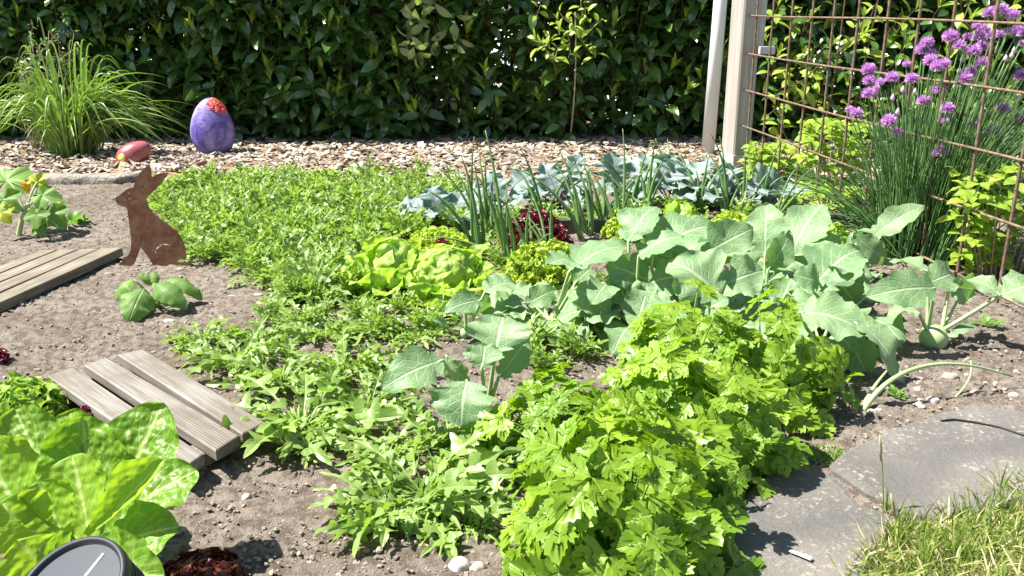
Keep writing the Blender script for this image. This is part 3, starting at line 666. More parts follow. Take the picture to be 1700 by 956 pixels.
for L_ in loops:
    m_ = len(L_)
    for i in range(m_): a, b = k0+i, k0+(i+1) % m_; q.append((a, b, b+n, a+n))
    k0 += m_
mb.f4.append(np.array(q)); mb.m4.append(np.zeros(len(q), int))
rab = thing('metal_rabbit', 'rusty flat steel rabbit silhouette sitting on the soil', 'garden ornament', tuple(GP(250, 441)))
mb.build('cutout', M['rust'], rab, smooth=False)
mb = MB(); p = rp((870, 560), .004); box(mb, (p[0]-.006, p[1], -.09), (p[0]+.006, p[1]+.003, .05)); mb.build('ground_spike', M['rust'], rab, smooth=False)
# ================================================================ EGGS
def egg(mb, C, R, H, axis=(0, 0, 1), k=40, nn=26, fx=None, base=.12):
    pr = []
    for i in range(nn+1):
        t_ = i/nn; th = PI*t_; z = -math.cos(th); r = math.sin(th)*(1-.17*z)
        pr.append((max(r*R, 1e-5), (z*.5+.5)*H))
    lathe(mb, C, pr, k, axis, fx=fx)
c = GP(357, 259); s_ = SCALE(c[1]); He = 97*s_; Re = 34.5*s_
t = thing('purple_egg', 'large purple ceramic egg with a red broken-looking top', 'garden ornament', tuple(c))
def efx(p, a, t_):
    p = p.copy(); q = nrm(p-(c+np.array([0, 0, He*.5]))); ax = nrm((.5, -.15, 1))
    p = p+q*float(fbm(q[0]*3+5, q[2]*3+q[1]*2, 6, 3))*.0012
    tx = np.dot(p-(c+np.array([0, 0, He*.5])), ax); lim = He*.445
    if tx > lim: p = p-ax*(tx-lim)*.8
    return p
mb = MB(); egg(mb, c-[0, 0, .006], Re, He, k=56, nn=40, fx=efx); mb.build('shell', M['purple'], t)
mb = MB(); ax = nrm((.5, -.15, 1)); cc = c+np.array([0, 0, He*.5])
def esurf(al, ph, off):
    z = math.cos(al); r = math.sin(al)*(1-.17*z)*Re; p = c-np.array([0, 0, .006])+np.array([r*math.cos(ph), r*math.sin(ph), (z*.5+.5)*He]); p = efx(p, 0, 0)
    return p+nrm(p-cc)*off
for i in range(150):
    q = rs.rand()**.5; w_ = rs.rand()*6.28; al = .60+.40*q*math.cos(w_); ph = -.42+1.0*q*math.sin(w_); a2 = rs.rand()*6.28
    da, dp = .10*math.cos(a2), .2*math.sin(a2); tube(mb, [esurf(al-da, ph-dp, .0005), esurf(al-da*.4, ph-dp*.2, .003), esurf(al+da*.3, ph+dp*.5, .0028), esurf(al+da, ph+dp, .0005)], .0026, .0022, 5)
mb.build('red_crust', M['redclay'], t)
c2 = GP(225, 277); s2 = SCALE(c2[1])
t = thing('red_egg', 'dusty red ceramic egg with a yellow spot lying under the strap leaves', 'garden ornament', tuple(c2))
axr = nrm((.72, .2, .5)); Hr = 62*s2; Rr = 21.5*s2; cen = c2+np.array([-.045*s2*700*.0, 0, Rr*.9])
mb = MB(); egg(mb, cen-axr*Hr*.5, Rr, Hr, axr, fx=lambda p, a, t_: p); mb.build('shell', M['pink'], t)
yc = cen-axr*Hr*.20+np.array([-.004, -Rr*.78, Rr*.30]); mb = MB(); lathe(mb, yc, [(1e-5, .012), (.009, .011), (.016, .008), (.020, 0), (.018, -.012)], 18, (-.25, -.85, .4)); mb.build('yellow_spot', M['yellow'], t)
# ================================================================ BOARDS
def boards(name, label, quads, mat, z, h, bat=None, cat='wooden grid'):
    cs = np.mean([GP(*p, z) for q in quads for p in q], 0); t = thing(name, label, cat, (cs[0], cs[1], 0))
    for q in quads:
        mb = MB(); P = [GP(*p, z) for p in q]; prism(mb, P, h, rnd=rs.rand(), bev=.003); mb.build('slat', mat, t, smooth=False)
    for q in (bat or []):
        mb = MB(); P = [GP(*p, z-h-.001) for p in q]; prism(mb, P, .022, bev=.002); mb.build('batten', mat, t, smooth=False)
    return t
zt = .042
boards('slatted_tile', 'square of three pale grooved wooden slats between the romaine and the rocket', [[(78, 623), (303, 778), (338, 753), (122, 608)], [(139, 605), (358, 748), (398, 722), (177, 592)], [(195, 588), (402, 720), (441, 700), (238, 579)]], M['board'], zt, .018, [[(95, 640), (150, 612), (166, 622), (110, 650)], [(280, 782), (425, 712), (405, 697), (262, 765)]])
def ext(ax, ay, bx, by, f=1.35): return (ax+(bx-ax)*f, ay+(by-ay)*f)
boards('slatted_grid', 'grid of four brown wooden slats left of the rabbit', [[(95, 414), ext(95, 414, 0, 452), ext(75, 414, 0, 441), (70, 414)], [(130, 413), ext(130, 413, 0, 467), ext(98, 414, 0, 454), (98, 414)], [(165, 412), ext(165, 412, 0, 484), ext(133, 413, 0, 469), (133, 413)], [(203, 411), ext(203, 411, 0, 502), ext(168, 412, 0, 487), (168, 411)]], M['plank'], .030, .024)
a = GP(835, 520, .02); d = np.array([GP(905, 508, .02)-a])[0]; s = np.array([0, .05, 0])
mb = MB(); prism(mb, [a, a+d, a+d+s, a+s], .025, bev=.002)
tag(mb.build('wooden_offcut', M['board'], org=tuple(a*[1, 1, 0]), smooth=False), 'short weathered piece of board lying between the kohlrabi and the lettuces', 'board')
# ================================================================ SOLAR LAMP (lower left)
lc = PD(122, 985, .66); lx = nrm((-.22, -.42, .88)); rr = 98*SCALE(.66, lc[2])
t = thing('solar_lamp', 'dark round solar lamp head with a painted reflection streak in front of the romaine', 'garden lamp', (lc[0], lc[1], 0))
mb = MB(); lathe(mb, lc, [(1e-5, -.045), (rr*.86, -.045), (rr*.93, -.042), (rr*.93, -.03), (rr*.93, -.004), (rr*1.0, -.003), (rr*1.0, .006), (rr*.985, .009), (rr*.93, .0095), (rr*.90, .008), (rr*.885, .0045), (rr*.87, .0045)], 72, lx)
mb.build('housing', M['black'], t)
mb = MB(); lathe(mb, lc, [(rr*.87, .0046), (rr*.5, .0052), (1e-5, .0054)], 72, lx); mb.build('panel', M['darkglass'], t)
for k in range(5):
    mb = MB(); z = -.036+.0065*k; lathe(mb, lc, [(rr*.925, z), (rr*.97, z), (rr*.97, z+.0028), (rr*.925, z+.0028)], 60, lx); mb.build('cooling_ring', M['black'], t)
e1 = nrm(np.cross(lx, (0, 1, .2))); e2 = np.cross(lx, e1); e1 = -e1 if e1[0] < 0 else e1; e2 = -e2 if e2[1] < 0 else e2
mb = MB(); p0 = lc+lx*.0056+e1*rr*.02-e2*rr*.1; p1 = lc+lx*.0056+e1*rr*.42+e2*rr*.62; w_ = nrm(np.cross(lx, p1-p0))*.0012
mb.add([p0-w_, p0+w_, p1+w_, p1-w_], [(0, 1, 2, 3)] if np.dot(np.cross(p0+w_-(p0-w_), p1-p0), lx) > 0 else [(3, 2, 1, 0)]); mb.build('painted_reflection', M['cream'], t)  # streak of reflected light on the panel, painted as a thin cream quad
mb = MB(); tube(mb, [lc-lx*.04, lc-lx*.06-[0, 0, .03], (lc[0], lc[1]+.02, -.05)], .012, .009, 12); mb.build('stake', M['black'], t)
# ================================================================ PLANT HELPERS
def L3(px, py, Y): return PD(px, py, Y)
def leafobj(t, name, mat, A, B, W, stalk_from=None, smat=None, sr=.004, **kw):
    mb = MB(); blade(mb, A, B, W, **kw); o = mb.build(name, mat, t)
    if stalk_from is not None:
        A = np.asarray(A); S = np.asarray(stalk_from); mid = (A+S)/2 + np.array([(A-S)[0]*.15, (A-S)[1]*.15, -.012*0+abs(A[2]-S[2])*.12])
        mb = MB(); pts = bez(S, mid, A, 8); d = nrm(np.asarray(B)-A); pts = np.concatenate([pts, [A+d*.01]]); tube(mb, pts, sr, sr*.6, 7); mb.build('stalk', smat, o)
    return o
# green kohlrabi: (ground px, bulb radius, label, leaves [Apx Apy dYa Bpx Bpy dYb Wpx roll])
KR = [
 ((911, 552), .019, 'kohlrabi with a small pale bulb right of the short board piece', [
   (873, 505, -.03, 925, 478, .0, 34, .3), (873, 503, -.03, 838, 502, -.06, 26, 0), (944, 452, -.03, 1046, 395, .05, 74, -.25), (957, 438, -.03, 912, 430, -.10, 48, .3), (950, 478, -.04, 1012, 516, -.10, 62, 0), (1018, 538, -.05, 1004, 584, -.13, 58, 0), (955, 470, .05, 985, 440, .10, 34, .5), (905, 520, .02, 895, 470, .06, 22, .4)]),
 ((1060, 560), .022, 'kohlrabi with tall round leaves nearest the spring onions', [
   (1043, 402, .02, 1086, 334, .08, 66, -.4), (1060, 425, .0, 1130, 385, -.02, 60, .2), (1085, 420, .02, 1192, 362, .08, 88, .1), (1055, 545, -.07, 1076, 474, -.02, 58, 0), (1010, 470, .0, 985, 495, -.1, 44, -.2), (1050, 470, .03, 1005, 455, .05, 40, .3), (1075, 470, .0, 1140, 455, -.02, 60, .2), (1090, 450, .04, 1150, 430, .04, 56, .5), (1060, 440, .05, 1100, 405, .09, 52, .3), (1040, 500, -.02, 1095, 500, -.04, 48, .1), (1080, 468, .02, 1012, 438, .0, 62, -.3), (1042, 505, -.03, 1018, 455, .02, 56, .0), (1085, 480, .03, 1130, 490, .0, 56, .4), (1100, 500, .0, 1060, 470, .03, 50, -.3)]),
 ((1160, 575), .022, 'kohlrabi with a broad ribbed leaf facing the parsley', [
   (1195, 490, -.06, 1116, 428, -.02, 104, 0), (1205, 470, -.03, 1270, 446, -.02, 62, .3), (1160, 425, .05, 1255, 375, .08, 64, .5), (1175, 440, .05, 1245, 410, .03, 60, -.8), (1120, 500, -.08, 1085, 555, -.14, 60, 0), (1165, 520, -.08, 1205, 495, -.10, 44, .2), (1100, 470, .05, 1060, 520, .0, 56, -.2)]),
 ((1275, 520), .022, 'kohlrabi with one upright narrow leaf in the middle of the rear row', [
   (1270, 425, .03, 1272, 332, .10, 60, -.3), (1275, 448, .0, 1316, 382, .03, 42, .7), (1250, 450, .0, 1215, 400, .06, 50, .2), (1290, 515, -.08, 1314, 460, -.05, 54, .1), (1262, 470, .03, 1310, 470, -.04, 44, -.3)]),
 ((1345, 490), .022, 'kohlrabi with one big upright oval leaf and white midrib', [
   (1312, 425, .02, 1362, 330, .09, 76, -.15), (1345, 420, .05, 1395, 395, .03, 46, .4), (1340, 448, .0, 1300, 420, .04, 44, .2)]),
 ((1400, 545), .023, 'kohlrabi with cupped drooping leaves left of the rightmost one', [
   (1345, 480, -.05, 1428, 402, .02, 86, .1), (1375, 440, .0, 1442, 462, -.06, 62, -.3), (1385, 452, .02, 1420, 505, .0, 60, .9), (1360, 470, -.06, 1322, 455, -.08, 42, 0), (1400, 440, .03, 1335, 400, .09, 40, .1)]),
 ((1360, 600), .024, 'kohlrabi with a large light leaf leaning over the parsley', [
   (1328, 518, -.08, 1448, 545, -.12, 88, .05), (1420, 535, -.1, 1502, 618, -.16, 62, -.2), (1410, 560, -.05, 1440, 625, -.1, 56, .7), (1340, 525, 0, 1300, 560, -.06, 50, .1)]),
 ((1548, 574), .030, 'kohlrabi with a plump pale green bulb at the right edge of the bed', [
   (1552, 478, -.04, 1447, 486, -.08, 58, -.1), (1540, 450, .05, 1480, 425, .10, 44, .3), (1576, 474, .04, 1624, 482, .06, 48, .7), (1540, 470, .03, 1590, 450, .08, 50, .3), (1661, 491, -.02, 1724, 468, -.02, 56, .1), (1661, 489, -.02, 1606, 458, .03, 32, .2), (1526, 520, -.03, 1474, 515, -.02, 52, .2), (1589, 500, .06, 1605, 488, .09, 26, .2), (1578, 560, -.02, 1620, 535, .0, 18, .3)]),
 ((1425, 470), .02, 'kohlrabi with a leaf pointing right in front of the chives', [
   (1447, 393, .02, 1533, 336, .0, 38, .1), (1415, 388, .0, 1478, 440, .0, 34, .5), (1440, 395, .02, 1400, 415, .04, 34, -.2), (1460, 395, .0, 1425, 375, .08, 30, .2)]),
 ((770, 565), .012, 'young kohlrabi with a long folded leaf right of the butterhead lettuces', [
   (800, 498, -.0, 738, 512, -.05, 36, -.1), (805, 485, .0, 855, 463, .05, 48, -.2), (770, 490, .0, 815, 515, .02, 40, .7), (742, 545, -.02, 722, 528, -.04, 22, .2)]),
 ((800, 700), .016, 'kohlrabi in front with wide pale leaves left of the parsley', [
   (822, 585, -.03, 835, 518, .02, 92, .1), (735, 598, -.04, 634, 638, -.10, 62, -.1), (800, 612, -.05, 806, 566, -.02, 56, .1), (828, 625, -.02, 882, 556, .04, 44, .5), (775, 632, -.08, 762, 706, -.13, 92, 0), (742, 590, 0, 775, 640, -.02, 44, .6)]),
]
for i, (g, br, lab, lv) in enumerate(KR):
    base = GP(*g); base[2] = gzf(base[0], base[1]); t = thing('kohlrabi_plant', lab, 'kohlrabi', tuple(base), 'green kohlrabi plants')
    mb = MB(); lathe(mb, base-[0, 0, br*.35], [(1e-5, 0), (br*.5, .0), (br*.9, br*.4), (br, br*.95), (br*.85, br*1.45), (br*.5, br*1.8), (1e-5, br*1.9)], 24); mb.build('bulb', M['kstalk'], t)
    for k, (ax_, ay_, da, bx_, by_, db, wp, ro) in enumerate(lv):
        A = L3(ax_, ay_, base[1]+da); B = L3(bx_, by_, base[1]+db)
        for q in (A, B): q[2] = max(q[2], .012)
        S = base+np.array([br*.5*np.sign(A[0]-base[0]), 0, br*1.1])
        leafobj(t, 'leaf', M['kohl'], A, B, wp*SCALE(base[1], .15)*1.22, S, M['kstalk'], .0045, prof=KOHL[(i*3+k) % 20], n=(-.1, -.55, .8), arch=.07, cup=.14, ruf=.13, rf=1.3, nu=34, nv=10, roll=ro+rs.randn()*.22, tip=.16, crink=.07, cs=22, tilt=.12)
    if br > .017:
        for k in range(14):
            a_ = k*2.4+i; e_ = .25+.4*rs.rand(); d_ = np.array([math.cos(a_)*math.cos(e_), math.sin(a_)*math.cos(e_), math.sin(e_)]); A = base+d_*(.05+.03*rs.rand())+[0, 0, br]; B = A+d_*[1, 1, .2]*(.07+.07*rs.rand())
            if TOPX(B)[0] > 1500 or i == 7: continue
            leafobj(t, 'leaf', M['kohl'], A, B, .088, base+[0, 0, br*1.1], M['kstalk'], .0035, prof=KOHL[(i*5+k) % 20], n=(0, -.3, 1), arch=.07, cup=.14, ruf=.17, rf=1.5, nu=26, nv=8, tip=.2, crink=.07, cs=22, tilt=.12)
# purple-veined kohlrabi
KP = [
 ((745, 375), 'purple kohlrabi with frosted leaves at the edge of the rocket', [(722, 356, -.04, 668, 346, -.06, 34, 0), (727, 352, .0, 714, 306, .04, 40, .1), (755, 352, .0, 768, 315, .04, 36, .2), (760, 358, .02, 796, 345, .02, 30, -.2), (722, 362, -.03, 752, 338, -.01, 28, .9), (700, 368, -.03, 684, 352, -.03, 18, .8)]),
 ((840, 352), 'purple kohlrabi behind the leftmost spring onions', [(832, 332, 0, 812, 284, .04, 34, .2), (850, 312, 0, 884, 288, .03, 32, .2), (840, 340, 0, 872, 322, 0, 34, .3), (820, 345, 0, 795, 325, .02, 28, -.1)]),
 ((925, 350), 'purple kohlrabi with deeply waved leaves in the middle of the back row', [(926, 322, -.02, 902, 270, .04, 44, 0), (945, 290, 0, 966, 253, .03, 22, .3), (936, 322, 0, 968, 285, .03, 44, .2), (905, 330, 0, 880, 300, .02, 36, -.2), (940, 330, 0, 985, 318, 0, 36, .4)]),
 ((1040, 345), 'purple kohlrabi with a rounded upright leaf behind the spring onions', [(1022, 305, 0, 1015, 250, .04, 46, .0), (1050, 300, 0, 1088, 258, .03, 42, .2), (1035, 320, 0, 1000, 300, .0, 36, -.2), (1055, 330, 0, 1070, 290, 0, 36, .6)]),
 ((1110, 348), 'purple kohlrabi with the tallest leaf left of the white pipe', [(1095, 315, 0, 1112, 256, .04, 56, .1), (1115, 300, 0, 1133, 262, .02, 36, .4), (1080, 330, 0, 1062, 300, .0, 40, -.2), (1110, 330, 0, 1150, 325, 0, 34, .3)]),
 ((1165, 345), 'purple kohlrabi in front of the foot of the white pipe', [(1152, 300, 0, 1182, 262, .03, 40, .1), (1165, 310, 0, 1130, 300, .02, 34, -.2), (1170, 330, 0, 1196, 302, 0, 34, .5)]),
 ((1215, 350), 'purple kohlrabi in front of the foot of the wooden post', [(1210, 322, -.02, 1178, 300, 0, 44, 0), (1212, 312, 0, 1200, 272, .04, 42, .1), (1220, 325, 0, 1236, 300, .03, 36, .3), (1205, 330, -.02, 1225, 345, -.02, 30, -.3)]),
 ((1275, 350), 'purple kohlrabi with flat leaves under the lower corner of the trellis', [(1240, 318, 0, 1308, 306, 0, 50, .1), (1250, 302, 0, 1292, 284, .03, 32, .3), (1250, 330, 0, 1290, 322, -.02, 30, .5)]),
]
for i, (g, lab, lv) in enumerate(KP):
    base = GP(*g); base[2] = gzf(base[0], base[1]); t = thing('purple_kohlrabi_plant', lab, 'kohlrabi', tuple(base), 'purple kohlrabi in the back row'); br = .016
    mb = MB(); lathe(mb, base-[0, 0, .006], [(1e-5, 0), (br*.8, br*.4), (br, br), (br*.6, br*1.6), (1e-5, br*1.9)], 20); mb.build('bulb', M['pstalk'], t)
    for k, (ax_, ay_, da, bx_, by_, db, wp, ro) in enumerate(lv):
        A = L3(ax_, ay_, base[1]+da); B = L3(bx_, by_, base[1]+db)
        for q in (A, B): q[2] = max(q[2], .02)
        leafobj(t, 'leaf', M['kohlp'], A, B, wp*SCALE(base[1], .1)*1.42, base+[0, 0, br*1.3], M['pstalk'], .004, prof=KOHLP[(i*3+k) % 20], n=(-.1, -.6, .8), arch=.05, cup=.14, ruf=.2, rf=2.2, nu=34, nv=10, roll=ro+rs.randn()*.3, tip=.08, crink=.07, cs=26, tilt=.12)
    for k in range(6):
        a_ = k*1.05+i; e_ = .3+.5*rs.rand(); d_ = np.array([math.cos(a_)*math.cos(e_), math.sin(a_)*math.cos(e_), math.sin(e_)]); A = base+d_*(.05+.03*rs.rand())+[0, 0, br]; B = A+d_*[1, 1, .5]*(.08+.05*rs.rand())
        leafobj(t, 'leaf', M['kohlp'], A, B, .085, base+[0, 0, br*1.2], M['pstalk'], .0035, prof=KOHLP[(i*5+k) % 20], n=(0, -.3, 1), arch=.07, cup=.14, ruf=.2, rf=2, nu=26, nv=8, tip=.15, crink=.07, cs=22, tilt=.12)
# ================================================================ ROCKET
RL = np.array([(.010, 0), (.010, .13), (.045, .16), (.085, .20), (.088, .225), (.050, .235), (.016, .25), (.016, .31), (.065, .33), (.125, .37), (.135, .40), (.10, .418), (.03, .425), (.020, .445), (.020, .50), (.075, .515), (.150, .555), (.165, .59), (.125, .61), (.045, .612), (.030, .63), (.032, .675), (.09, .69), (.150, .725), (.160, .757), (.11, .772), (.06, .775), (.035, .795), (.062, .83), (.072, .875), (.058, .925), (.03, .975), (.0005, 1.0)])
RLF = [(i*3+j, i*3+j+1, i*3+j+4, i*3+j+3) for i in range(len(RL)-1) for j in range(2)]
def rleaf(mb, A, B, wf, n, arch, cup, roll, ruf, sh=.22):
    A = np.asarray(A, float); B = np.asarray(B, float); L = np.linalg.norm(B-A); a = (B-A)/L; n = np.asarray(n, float); n = nrm(n-a*np.dot(n, a)); n = rot(n, a, roll); s_ = np.cross(a, n); r = rs.rand(); po = .88+.3*rs.rand()
    for sd_ in (1, -1):
        ph = rs.rand(3)*6.28; x = RL[:, 0]*wf*(1+.28*np.sin(RL[:, 1]*9+ph[0])); y = RL[:, 1]**po + .018*np.sin(RL[:, 1]*5+ph[1])*RL[:, 1]*(1-RL[:, 1])
        V = np.zeros((len(x), 3, 3)); UV = np.zeros((len(x), 3, 2))
        for j, q in enumerate((0, .5, 1)):
            xx = x*q; yy = y+sh*xx*(1-y)
            z = arch*4*yy*(1-yy) + cup*xx - .9*cup*xx*q*x/.16*.6 + ruf*np.sin(yy*22+ph[2])*xx
            V[:, j] = A + (a*yy[:, None] + s_*(xx*sd_)[:, None] + n*z[:, None])*L; UV[:, j, 0] = y; UV[:, j, 1] = .5+.5*sd_*np.minimum(1, xx/.1)
        f = RLF if sd_ == 1 else [q[::-1] for q in RLF]
        mb.add(V.reshape(-1, 3), f, UV.reshape(-1, 2), r)
def rocket_mesh(seed, nleaf, L, spread=1.0, up=.35, nu=30, nv=4, heart=True):
    global rs
    keep = rs; rs = np.random.RandomState(seed); mb = MB()
    for i in range(nleaf):
        a = i*2.399+rs.rand()*.6; q = rs.rand(); e = up*(1.6-1.25*q)+rs.randn()*.12; l = L*(.5+.6*rs.rand())
        e = max(.04, e); d = np.array([math.cos(a)*math.cos(e), math.sin(a)*math.cos(e), math.sin(e)]); A = np.array([math.cos(a)*.004, math.sin(a)*.004, .004])
        B = A+d*l; B[2] = max(.006, B[2]-.25*l*math.cos(e)*q)
        rleaf(mb, A, B, .60+.28*rs.rand(), (rs.randn()*.4, rs.randn()*.4, 1), .06+.14*rs.rand(), .25+.5*rs.rand(), rs.randn()*.5, .35)
    if heart:
        for i in range(nleaf//2):
            a = rs.rand()*6.28; e = .5+.8*rs.rand(); l = L*(.12+.2*rs.rand()); d = np.array([math.cos(a)*math.cos(e), math.sin(a)*math.cos(e), math.sin(e)])
            blade(mb, (0, 0, .004), d*l+[0, 0, .004], l*.2, prof=p_lance, arch=.1, cup=.2, nu=5, nv=2, mat=1)
    rs = keep; return mb
rproto = []
for i in range(5): rproto.append(rocket_mesh(100+i, 46, .155, up=.30, nu=44).build('rocket_plant', [M['rocket'], M['rocket_heart']]))
sproto = []
for i in range(4): sproto.append(rocket_mesh(200+i, 46, .090, up=.75, nu=30).build('rocket_plant', [M['rocket'], M['rocket_heart']]))
used = set()
def place(protos, x, y, sc, label, cat, group, z=0):
    k = rs.randint(len(protos)); p = protos[k]; o = p if k not in used and protos is None else p.copy()
    COL.objects.link(o); o.location = (x, y, gzf(x, y)+z); o.rotation_euler = (rs.randn()*.08, rs.randn()*.08, rs.rand()*6.28); o.scale = (sc, sc, sc*(.85+.3*rs.rand()))
    return tag(o, label, cat, group)
NEAR = [((500, 715), 1.12, 'big rocket plant with a yellow heart at the corner of the pale slatted tile'), ((395, 610), .85, 'rocket plant reaching over the rear slat of the pale tile'), ((610, 680), .72, 'rocket plant right of the one with the yellow heart'), ((470, 640), .85, 'dense rocket plant in the middle of the front clump'), ((575, 620), .75, 'rocket plant behind the middle of the front clump'), ((655, 630), .6, 'rocket plant just left of the folded kohlrabi leaf in front'), ((335, 575), .62, 'small outlying rocket plant nearest the young squash'), ((430, 570), .62, 'rocket plant at the back of the front clump'), ((540, 565), .6, 'rocket plant below the butterhead lettuces at the back of the front clump'), ((690, 570), .6, 'loose rocket plant between the light stone and the kohlrabi'), ((620, 560), .6, 'low rocket plant in front of the light flat stone'),
        ((700, 830), 1.05, 'largest rocket plant, spreading star shaped in the foreground'), ((640, 760), .55, 'rocket plant at the rear left of the foreground star'), ((790, 790), .7, 'rocket plant touching the left side of the parsley'), ((640, 855), .7, 'rocket plant at the front left of the foreground star'), ((745, 740), .75, 'rocket plant under the low hanging kohlrabi leaf'), ((770, 870), .6, 'rocket plant at the bottom between stones and parsley'), ((505, 745), .5, 'single rocket sprig drooping on the soil below the slatted tile'), ((835, 720), .7, 'rocket plant hidden in the rear left edge of the parsley')]
for (px, py), s, lab in NEAR:
    g = GP(px, py); place(rproto, g[0], g[1], s, lab, 'rocket plant', 'rocket plants in the foreground')
BED = [(262, 335), (330, 312), (420, 305), (560, 302), (700, 306), (775, 330), (740, 372), (690, 392), (640, 420), (600, 455), (590, 490), (520, 512), (440, 475), (380, 445), (330, 432), (300, 395), (285, 365)]
pts = []; tries = 0
while tries < 9000 and len(pts) < 210:
    tries += 1; px, py = 250+540*rs.rand(), 298+220*rs.rand()
    if not inpoly(px, py, BED): continue
    g = GP(px, py); 
    if all((g[0]-q[0])**2+(g[1]-q[1])**2 > .067**2 for q in pts): pts.append(g)
for g in pts: place(sproto, g[0], g[1], .85+.45*rs.rand(), 'leafy rocket plant in the dense green patch right of the rabbit', 'rocket plant', 'rocket plants of the dense patch behind')
WEEDY = [(440, 500), (600, 490), (740, 510), (740, 560), (690, 560), (600, 575), (450, 545)]
pts2 = []; tries = 0
while tries < 3000 and len(pts2) < 26:
    tries += 1; px, py = 400+380*rs.rand(), 480+110*rs.rand()
    if not inpoly(px, py, WEEDY): continue
    g = GP(px, py)
    if all((g[0]-q[0])**2+(g[1]-q[1])**2 > .075**2 for q in pts2): pts2.append(g)
for g in pts2: place(sproto, g[0], g[1], .55+.35*rs.rand(), 'small rocket seedling in the thin strip between the two rocket patches', 'rocket seedling', 'rocket seedlings in the thin strip')
# also scattered between lettuces and onions
for (px, py) in [(700, 400), (760, 385), (800, 365), (820, 395), (850, 400), (800, 430), (835, 445), (870, 470), (640, 395), (1120, 360), (1160, 352), (940, 372), (985, 370), (1060, 372), (900, 365), (850, 372), (880, 590), (1230, 372), (1085, 352), (1140, 372), (1010, 500), (1250, 500), (1300, 480), (900, 620), (960, 600)]:
    g = GP(px, py); place(sproto, g[0], g[1], .75+.3*rs.rand(), 'small rocket plant grown between the onions, lettuces and kohlrabi', 'rocket plant', 'self-sown rocket among the other crops')
for o in rproto+sproto: bpy.data.objects.remove(o)
# ================================================================ LETTUCES
def headlettuce(name, lab, px, py, R, mat, seed, nout=11, group=None, k=1.0, H=.1, sub='outer_leaf'):
    g = GP(px, py); t = thing(name, lab, 'lettuce', tuple(g), group)
    for i in range(nout):     # outer rosette, cupped and waved
        a = i*2.399+.3*seed+rs.randn()*.15; f_ = i/nout; rad = R*(1.02-.45*f_)
        d = np.array([math.cos(a), math.sin(a), 0]); A = g+d*R*.12+[0, 0, .008]; B = g+d*rad+[0, 0, H*(.35+.7*f_)+rs.randn()*.008]
        mo = MB(); blade(mo, A, B, R*(.95-.2*f_)*k, n=(-d[0]*.9, -d[1]*.9, .8), prof=p_wav(i+seed, p_round, .09), arch=-.20, cup=.42, ruf=.20, rf=1.5, nu=30, nv=18, tip=.30*rs.rand()+.05, crink=.13, cs=32, roll=rs.randn()*.2); mo.build(sub, mat, t)
    for i in range(9):        # loosely wrapped heart
        a = i*2.399+seed; d = np.array([math.cos(a), math.sin(a), 0]); A = g+d*R*.30+[0, 0, H*.15]; B = g+d*R*(.05+.14*rs.rand())+[0, 0, H*(.95+.25*rs.rand())]
        hb = MB(); blade(hb, A, B, R*(.75+.3*rs.rand())*k, n=(d[0], d[1], .35), prof=p_wav(i+seed+9, p_round, .08), arch=.22, cup=-.30, ruf=.20, rf=1.4, nu=26, nv=16, crink=.14, cs=34, roll=rs.randn()*.3); hb.build('heart_leaf', mat, t)
    return t
headlettuce('butterhead_lettuce', 'left of the two pale green butterhead lettuces', 650, 482, .155, M['butter'], 1, 20, 'butterhead lettuces', 1.0, .125)
headlettuce('butterhead_lettuce', 'right of the two pale green butterhead lettuces, against the young kohlrabi', 742, 495, .145, M['butter'], 4, 20, 'butterhead lettuces', 1.0, .115)
headlettuce('small_butterhead_lettuce', 'single bright lettuce head between the kohlrabi and the onions', 1130, 408, .10, M['romaine_in'], 6, 9, None, 1.1, .125)
headlettuce('yellow_lettuce', 'yellow-green lettuce half hidden behind the kohlrabi leaves at right', 1385, 430, .085, M['butter'], 8, 8, None, 1.0, .09)
headlettuce('yellow_lettuce', 'yellow-green lettuce showing between the two upright kohlrabi leaves', 1330, 432, .07, M['butter'], 11, 7, None, 1.0, .08)
def frilly(name, lab, px, py, R, H, mat, n, seed, fs=.028, group=None, cat='lettuce', ruf=.55):
    g = GP(px, py); t = thing(name, lab, cat, tuple(g), group); mb = MB()
    for i in range(n):
        z = rs.rand(); a = i*2.399; r = math.sqrt(1-z*z)
        q = np.array([math.cos(a)*r, math.sin(a)*r, z]); P = g+q*[R, R, H]*(.75+.3*rs.rand()); d = nrm(q*[1, 1, .7]+np.array([0, 0, .6])+rs.randn(3)*.3)
        l = fs*(.7+.6*rs.rand()); blade(mb, P-d*l*.8, P+d*l*.4, l*1.5, n=nrm(rs.randn(3)*.6-q*.3+[0, 0, .6]), prof=p_wav(i % 30, p_obov, .14), arch=-.1, cup=.3, ruf=ruf, rf=2.6, nu=9, nv=6)
    mb.build('frilly_leaves', mat, t)
    mb = MB(); tube(mb, [g-[0, 0, .01], g+[0, 0, H*.6]], R*.3, R*.2, 10); mb.build('heart', mat, t); return t
frilly('frilly_lettuce', 'yellow frilly lettuce behind the two butterheads', 728, 428, .105, .085, M['lollo'], 620, 1, .014, 'yellow frilly lettuces')
frilly('frilly_lettuce', 'yellow frilly lettuce left of the first large kohlrabi leaf, below the dark red one', 905, 462, .11, .10, M['lollo'], 520, 2, .017, 'yellow frilly lettuces')
frilly('frilly_lettuce', 'yellow frilly lettuce behind the bright single lettuce head', 1215, 392, .08, .07, M['lollo'], 320, 3, .017, 'yellow frilly lettuces')
frilly('frilly_lettuce', 'yellow frilly lettuce behind the tall onion leaves near the edging board', 1040, 395, .07, .09, M['lollo'], 300, 4, .017, 'yellow frilly lettuces')
frilly('red_frilly_lettuce', 'large dark red frilly lettuce among the spring onions', 888, 412, .105, .105, M['red'], 480, 5, .018, 'red frilly lettuces')
frilly('red_frilly_lettuce', 'small dark red lettuce tips between the two butterheads', 738, 450, .045, .088, M['red'], 110, 6, .016, 'red frilly lettuces')
